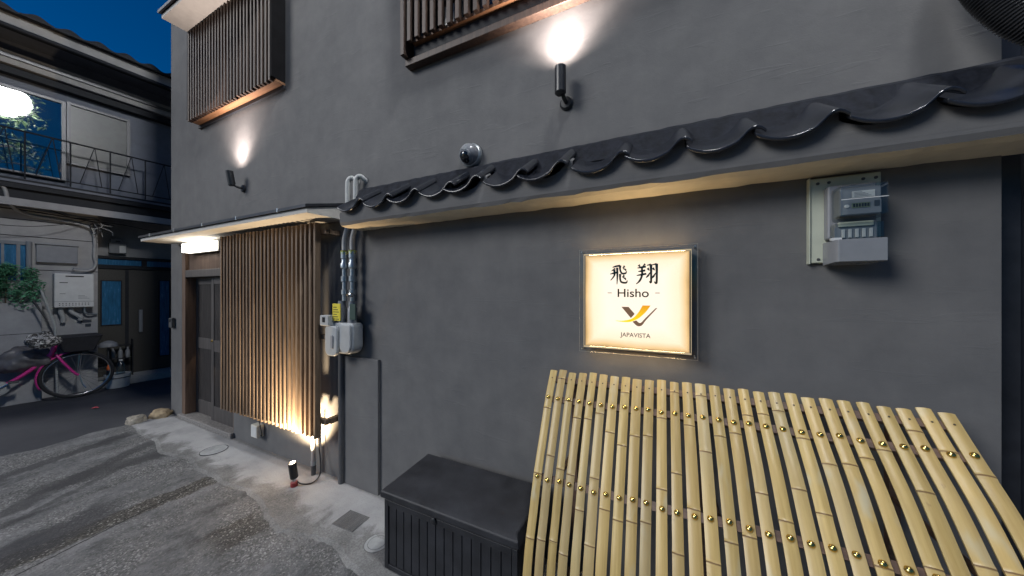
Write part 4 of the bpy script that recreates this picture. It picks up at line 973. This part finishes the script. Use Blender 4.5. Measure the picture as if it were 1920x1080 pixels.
for c, r_ in cl[:14]: st_.tube(smoothpath([(c.x * .5, 0, 0), (c.x * .8, c.y * .5, c.z * .5), tuple(c)], 4), .006, 5)
st_.build('stems', M['bark'], shb)
# leaning pole and umbrella
o = MB().tube([NP(.28, .30, 1.58), NP(.40, .22, 1.06), NP(.42, .19, .02)], .013, 8).build('leaning_pole', M['white_pipe'], None, smooth=50); tag(o, 'pale bent pole leaning on planter beside boiler pipes', 'pole')
o = MB().tube([NP(.22, .33, 1.42), NP(.32, .42, 1.15)], [.012, .008], 8).build('black_strap', M['cable'], None, smooth=50); tag(o, 'short black rod hanging above the bicycle handlebar', 'rod')
# tub, bottles, pot stand
tb = nthing('washing_tub', 'round white tub on the ground behind the bicycle wheel', 'tub', .99, .06, 0)
MB().lathe([(0, .0), (.12, 0), (.135, .20), (.142, .20), (.142, .215), (.128, .215), (.118, .05), (0, .05)], 28, cap=False).build('tub', M['white'], tb, smooth=40); MB().lathe([(.137, .15), (.139, .165)], 28, cap=False).build('band', M['dark_grey'], tb)
MB().lathe([(0, .19), (.126, .19), (.126, .20), (0, .20)], 28).build('lid', M['pale_grey'], tb)
bt = nthing('plastic_bottle', 'clear plastic water bottle standing on the white tub', 'bottle', 1.02, .06, .203)
MB().lathe([(0, 0), (.045, 0), (.048, .01), (.048, .14), (.040, .17), (.018, .20), (.018, .215)], 18).build('bottle', clear_plastic('bottle_plastic', (.75, .82, .85), .15, .3), bt, smooth=40); MB().lathe([(.02, .21), (.02, .235), (0, .235)], 12).build('cap', M['white'], bt)
ot = nthing('orange_bottle', 'small bottle with orange top next to the water bottle', 'bottle', .90, .08, .203)
MB().lathe([(0, 0), (.03, 0), (.03, .09), (.02, .10)], 14).build('bottle', M['dark_grey'], ot, smooth=40); MB().lathe([(.028, .09), (.026, .13), (.012, .18), (0, .185)], 14, cap=False).build('top', M['orange'], ot, smooth=40)
ps = nthing('plant_stand', 'grey domed cover on a thin stand by the neighbour door', 'stand', .90, .02, 0)
MB().lathe([(.10, .66), (.10, .69), (.085, .72), (.05, .745), (.02, .755), (0, .757)], 20, cap=False).build('dome', M['mid_grey'], ps, smooth=50); MB().tube([(0, 0, .0), (0, 0, .66)], .009, 8).build('stem', M['dark_grey'], ps); MB().lathe([(0, 0), (.07, 0), (.07, .012), (0, .012)], 16).build('foot', M['dark_grey'], ps)
rk = nthing('bottle_rack', 'low rack with three pale bottles before the neighbour door', 'rack', 1.08, -.28, .105)
for z in (.30, .52): box(-.14, .12, -.05, .05, z, z + .012).build('shelf', M['nb_dark'], rk)
for x in (-.135, .115): box(x, x + .01, -.05, .05, 0, .62).build('side', M['nb_dark'], rk)
for x in (-.09, -.01, .07): MB().lathe([(0, .313), (.026, .313), (.026, .43), (.012, .46), (.012, .49), (0, .49)], 14, rotm((x, 0, 0))).build('bottle', M['pale_grey'], rk, smooth=40)

# ------------------------------------------------------------ bicycle (front wheel away from the frame edge)
bk = nthing('bicycle', 'magenta city bicycle with black front basket parked along neighbour wall', 'bicycle', .58, .36, 0)
def wheel(cx_):
    t = MB().tube([(cx_ + .315 * math.cos(a), 0, .335 + .315 * math.sin(a)) for a in [2 * math.pi * k / 48 for k in range(48)]], .019, 10, closed=True).build('tyre', M['rubber'], bk, smooth=60)
    MB().tube([(cx_ + .293 * math.cos(a), 0, .335 + .293 * math.sin(a)) for a in [2 * math.pi * k / 48 for k in range(48)]], .008, 8, closed=True).build('rim', M['chrome'], t, smooth=60)
    sp = MB()
    for k in range(28):
        a = 2 * math.pi * k / 28; a2 = a + (.55 if k % 2 else -.55); s_ = .025 * (1 if k % 4 < 2 else -1)
        sp.tube([(cx_ + .02 * math.cos(a2), s_, .335 + .02 * math.sin(a2)), (cx_ + .29 * math.cos(a), 0, .335 + .29 * math.sin(a))], .0013, 4)
    sp.build('spokes', M['chrome'], t); MB().tube([(cx_, -.05, .335), (cx_, .05, .335)], .018, 10).build('hub', M['chrome'], t, smooth=50)
    return t
wheel(0); wheel(-1.10)
MB().tube(smoothpath([(-.205, 0, .74), (-.22, 0, .68), (-.40, 0, .46), (-.58, 0, .315), (-.68, 0, .29)], 6), .021, 12).build('down_tube', M['pink'], bk, smooth=50)
MB().tube([(-.68, 0, .29), (-.80, 0, .80)], .017, 12).build('seat_tube', M['pink'], bk, smooth=50)
MB().tube([(-.19, 0, .80), (-.235, 0, .62)][::1], .023, 12).build('head_tube', M['pink'], bk, smooth=50)
for s_ in (-1, 1):
    MB().tube(smoothpath([(-.185, s_ * .02, .655), (-.16, s_ * .042, .60), (-.10, s_ * .052, .48), (-.03, s_ * .05, .36), (.0, s_ * .05, .335)], 6), [.015] * 25, 10).build('fork_blade', M['pink'], bk, smooth=50)
    MB().tube([(-.68, s_ * .04, .29), (-1.10, s_ * .06, .335)], .010, 8).build('chain_stay', M['pink'], bk, smooth=50); MB().tube([(-.77, s_ * .03, .66), (-1.10, s_ * .06, .335)], .008, 8).build('seat_stay', M['pink'], bk, smooth=50)
    MB().tube([(.0, s_ * .055, .335), (.02, s_ * .07, .62)], .004, 6).build('basket_stay', M['chrome'], bk)
def fender(cx_, a0, a1):
    b = MB(); n_ = 20; C_ = 5
    for i in range(n_ + 1):
        a = R(a0 + (a1 - a0) * i / n_)
        for c in range(C_):
            t = -1 + 2 * c / (C_ - 1); rr_ = .355 - .016 * t * t; b.v.append((cx_ + rr_ * math.cos(a), t * .030, .335 + rr_ * math.sin(a)))
    for i in range(n_):
        for c in range(C_ - 1): b.f.append((i * C_ + c, i * C_ + c + 1, (i + 1) * C_ + c + 1, (i + 1) * C_ + c))
    o = b.build('mudguard', M['pink'], bk, smooth=60); sm = o.modifiers.new('thick', 'SOLIDIFY'); sm.thickness = .003; return o
fender(0, 205, 100); fender(-1.10, 190, 20)
# handlebar, basket, muffs, chainset, saddle
MB().tube([(-.20, 0, .74), (-.215, 0, .90)], .011, 10).build('stem', M['chrome'], bk, smooth=50)
MB().tube(smoothpath([(-.42, -.27, .90), (-.30, -.26, .915), (-.20, -.14, .91), (-.205, 0, .90), (-.20, .14, .91), (-.30, .26, .915), (-.42, .27, .90)], 6), .011, 10).build('handlebar', M['chrome'], bk, smooth=50)
def lump(name, c, sx, sy, sz, mat, seed, amp=.2):
    from mathutils import noise as mn
    bm = bmesh.new(); bmesh.ops.create_icosphere(bm, subdivisions=4, radius=1)
    for v in bm.verts:
        k = 1 + amp * mn.noise(v.co * 2 + Vector((seed, 0, 0))) + amp * .4 * mn.noise(v.co * 6); v.co = Vector((c[0] + v.co.x * sx * k, c[1] + v.co.y * sy * k, c[2] + v.co.z * sz * k))
    me = bpy.data.meshes.new(name); bm.to_mesh(me); bm.free(); me.materials.append(mat); me.shade_smooth(); o = bpy.data.objects.new(name, me); COL.objects.link(o); o.parent = bk; return o
lump('handlebar_muff', (-.30, -.26, .88), .14, .07, .09, M['muff'], 1); lump('handlebar_muff', (-.32, .26, .90), .14, .07, .09, M['muff'], 2)
lump('rain_cover', (-.42, .04, .62), .20, .10, .17, M['tarp'], 4, .35)
bs_ = MB(); top = [(-.19, -.15), (.20, -.17), (.20, .17), (-.19, .15)]; bot = [(-.13, -.11), (.13, -.12), (.13, .12), (-.13, .11)]
bs_.v = [(x, y, .90 - .02 * (x > 0)) for x, y in top] + [(x, y, .675) for x, y in bot]; bs_.f = [(7, 6, 5, 4)] + [(i, (i + 1) % 4, 4 + (i + 1) % 4, 4 + i) for i in range(4)]
bsk = bs_.build('basket', M['bag'], bk, bevel=.02); 
cvr = MB(); cvr.v = [(x * 1.05, y * 1.05, .89) for x, y in top] + [(x * .9, y * .9, .915) for x, y in top]; cvr.f = [(4, 5, 6, 7), (3, 2, 1, 0)] + [(i, (i + 1) % 4, 4 + (i + 1) % 4, 4 + i) for i in range(4)]
cvr.build('basket_cover', M['bag'], bsk, bevel=.008)
MB().lathe([(0, 0), (.085, 0), (.09, .003), (.085, .006), (0, .006)], 30, rotm((-.62, -.055, .29), 90)).build('chain_guard', M['white_pipe'], bk, smooth=40)
MB().lathe([(0, 0), (.022, 0), (.022, .012), (0, .012)], 16, rotm((-.62, -.066, .29), 90)).build('crank_cap', M['dark_grey'], bk)
MB().tube([(-.62, -.075, .29), (-.52, -.085, .36)], .009, 8).build('crank', M['chrome'], bk); box(-.55, -.47, -.17, -.09, .355, .38).build('pedal', M['dark_grey'], bk, bevel=.004)
lump('saddle', (-.84, 0, .86), .14, .08, .04, M['bag'], 6, .1)
MB().tube([(-1.10, -.06, .335), (-1.06, -.10, .02)], .009, 8).build('kick_stand', M['chrome'], bk)
box(.03, .09, -.02, .02, .63, .665).build('headlamp', M['dark_grey'], bk, bevel=.008)
MB().tube([(.0, -.055, .335), (.03, -.06, .19), (.06, -.06, .13)], .005, 6).build('dynamo_bracket', M['chrome'], bk)

# ------------------------------------------------------------ street lamp and tree behind the viewer (seen mirrored in the upper window)
sl_ = thing('street_lamp', 'globe street lamp on a concrete pole, mirrored in the upper window', 'street lamp', (2.0, -1.65, 0))
MB().tube([(0, 0, 0), (0, 0, 7.8)], [.15, .10], 16).build('pole', M['pole'], sl_, smooth=50); MB().tube(smoothpath([(0, 0, 7.4), (-.5, .2, 7.55), (-1.1, .5, 7.46)], 5), .025, 8).build('arm', M['steel'], sl_, smooth=50)
gl = MB().lathe([(.02, .46), (.24, .40), (.37, .22), (.40, 0), (.34, -.22), (.19, -.35), (0, -.40)], 20, rotm((-1.1, .5, 7.03)), cap=False).build('globe', M['lamp_globe'], sl_, smooth=60)
tr_ = thing('street_tree', 'leafy tree beside the street lamp, mirrored in the upper window', 'tree', (1.6, -3.6, 0))
MB().tube(smoothpath([(0, 0, 0), (.05, .1, 2.5), (-.1, .5, 4.5), (-.3, 1.2, 6.0)], 5), [.14 - .006 * i for i in range(16)], 10).build('trunk', M['bark'], tr_, smooth=50)
random.seed(31); tcl = []
for k in range(26): tcl.append((Vector((random.uniform(-1.2, .9), random.uniform(1.4, 2.9), random.uniform(5.4, 7.6))), random.uniform(.25, .45)))
for c, r_ in tcl[:9]: MB().tube(smoothpath([(-.2, .9, 5.4), (c.x * .5 - .1, (c.y + .9) / 2, (c.z + 5.4) / 2), tuple(c)], 4), [.035 - .002 * i for i in range(9)], 6).build('branch', M['bark'], tr_)
def fol2():
    c, r_ = random.choice(tcl); v = Vector((random.gauss(0, 1), random.gauss(0, 1), random.gauss(0, 1))).normalized() * r_ * random.random() ** .4; return c + v
leaves(2600, fol2, .035).build('crown', M['leaf2'], tr_)
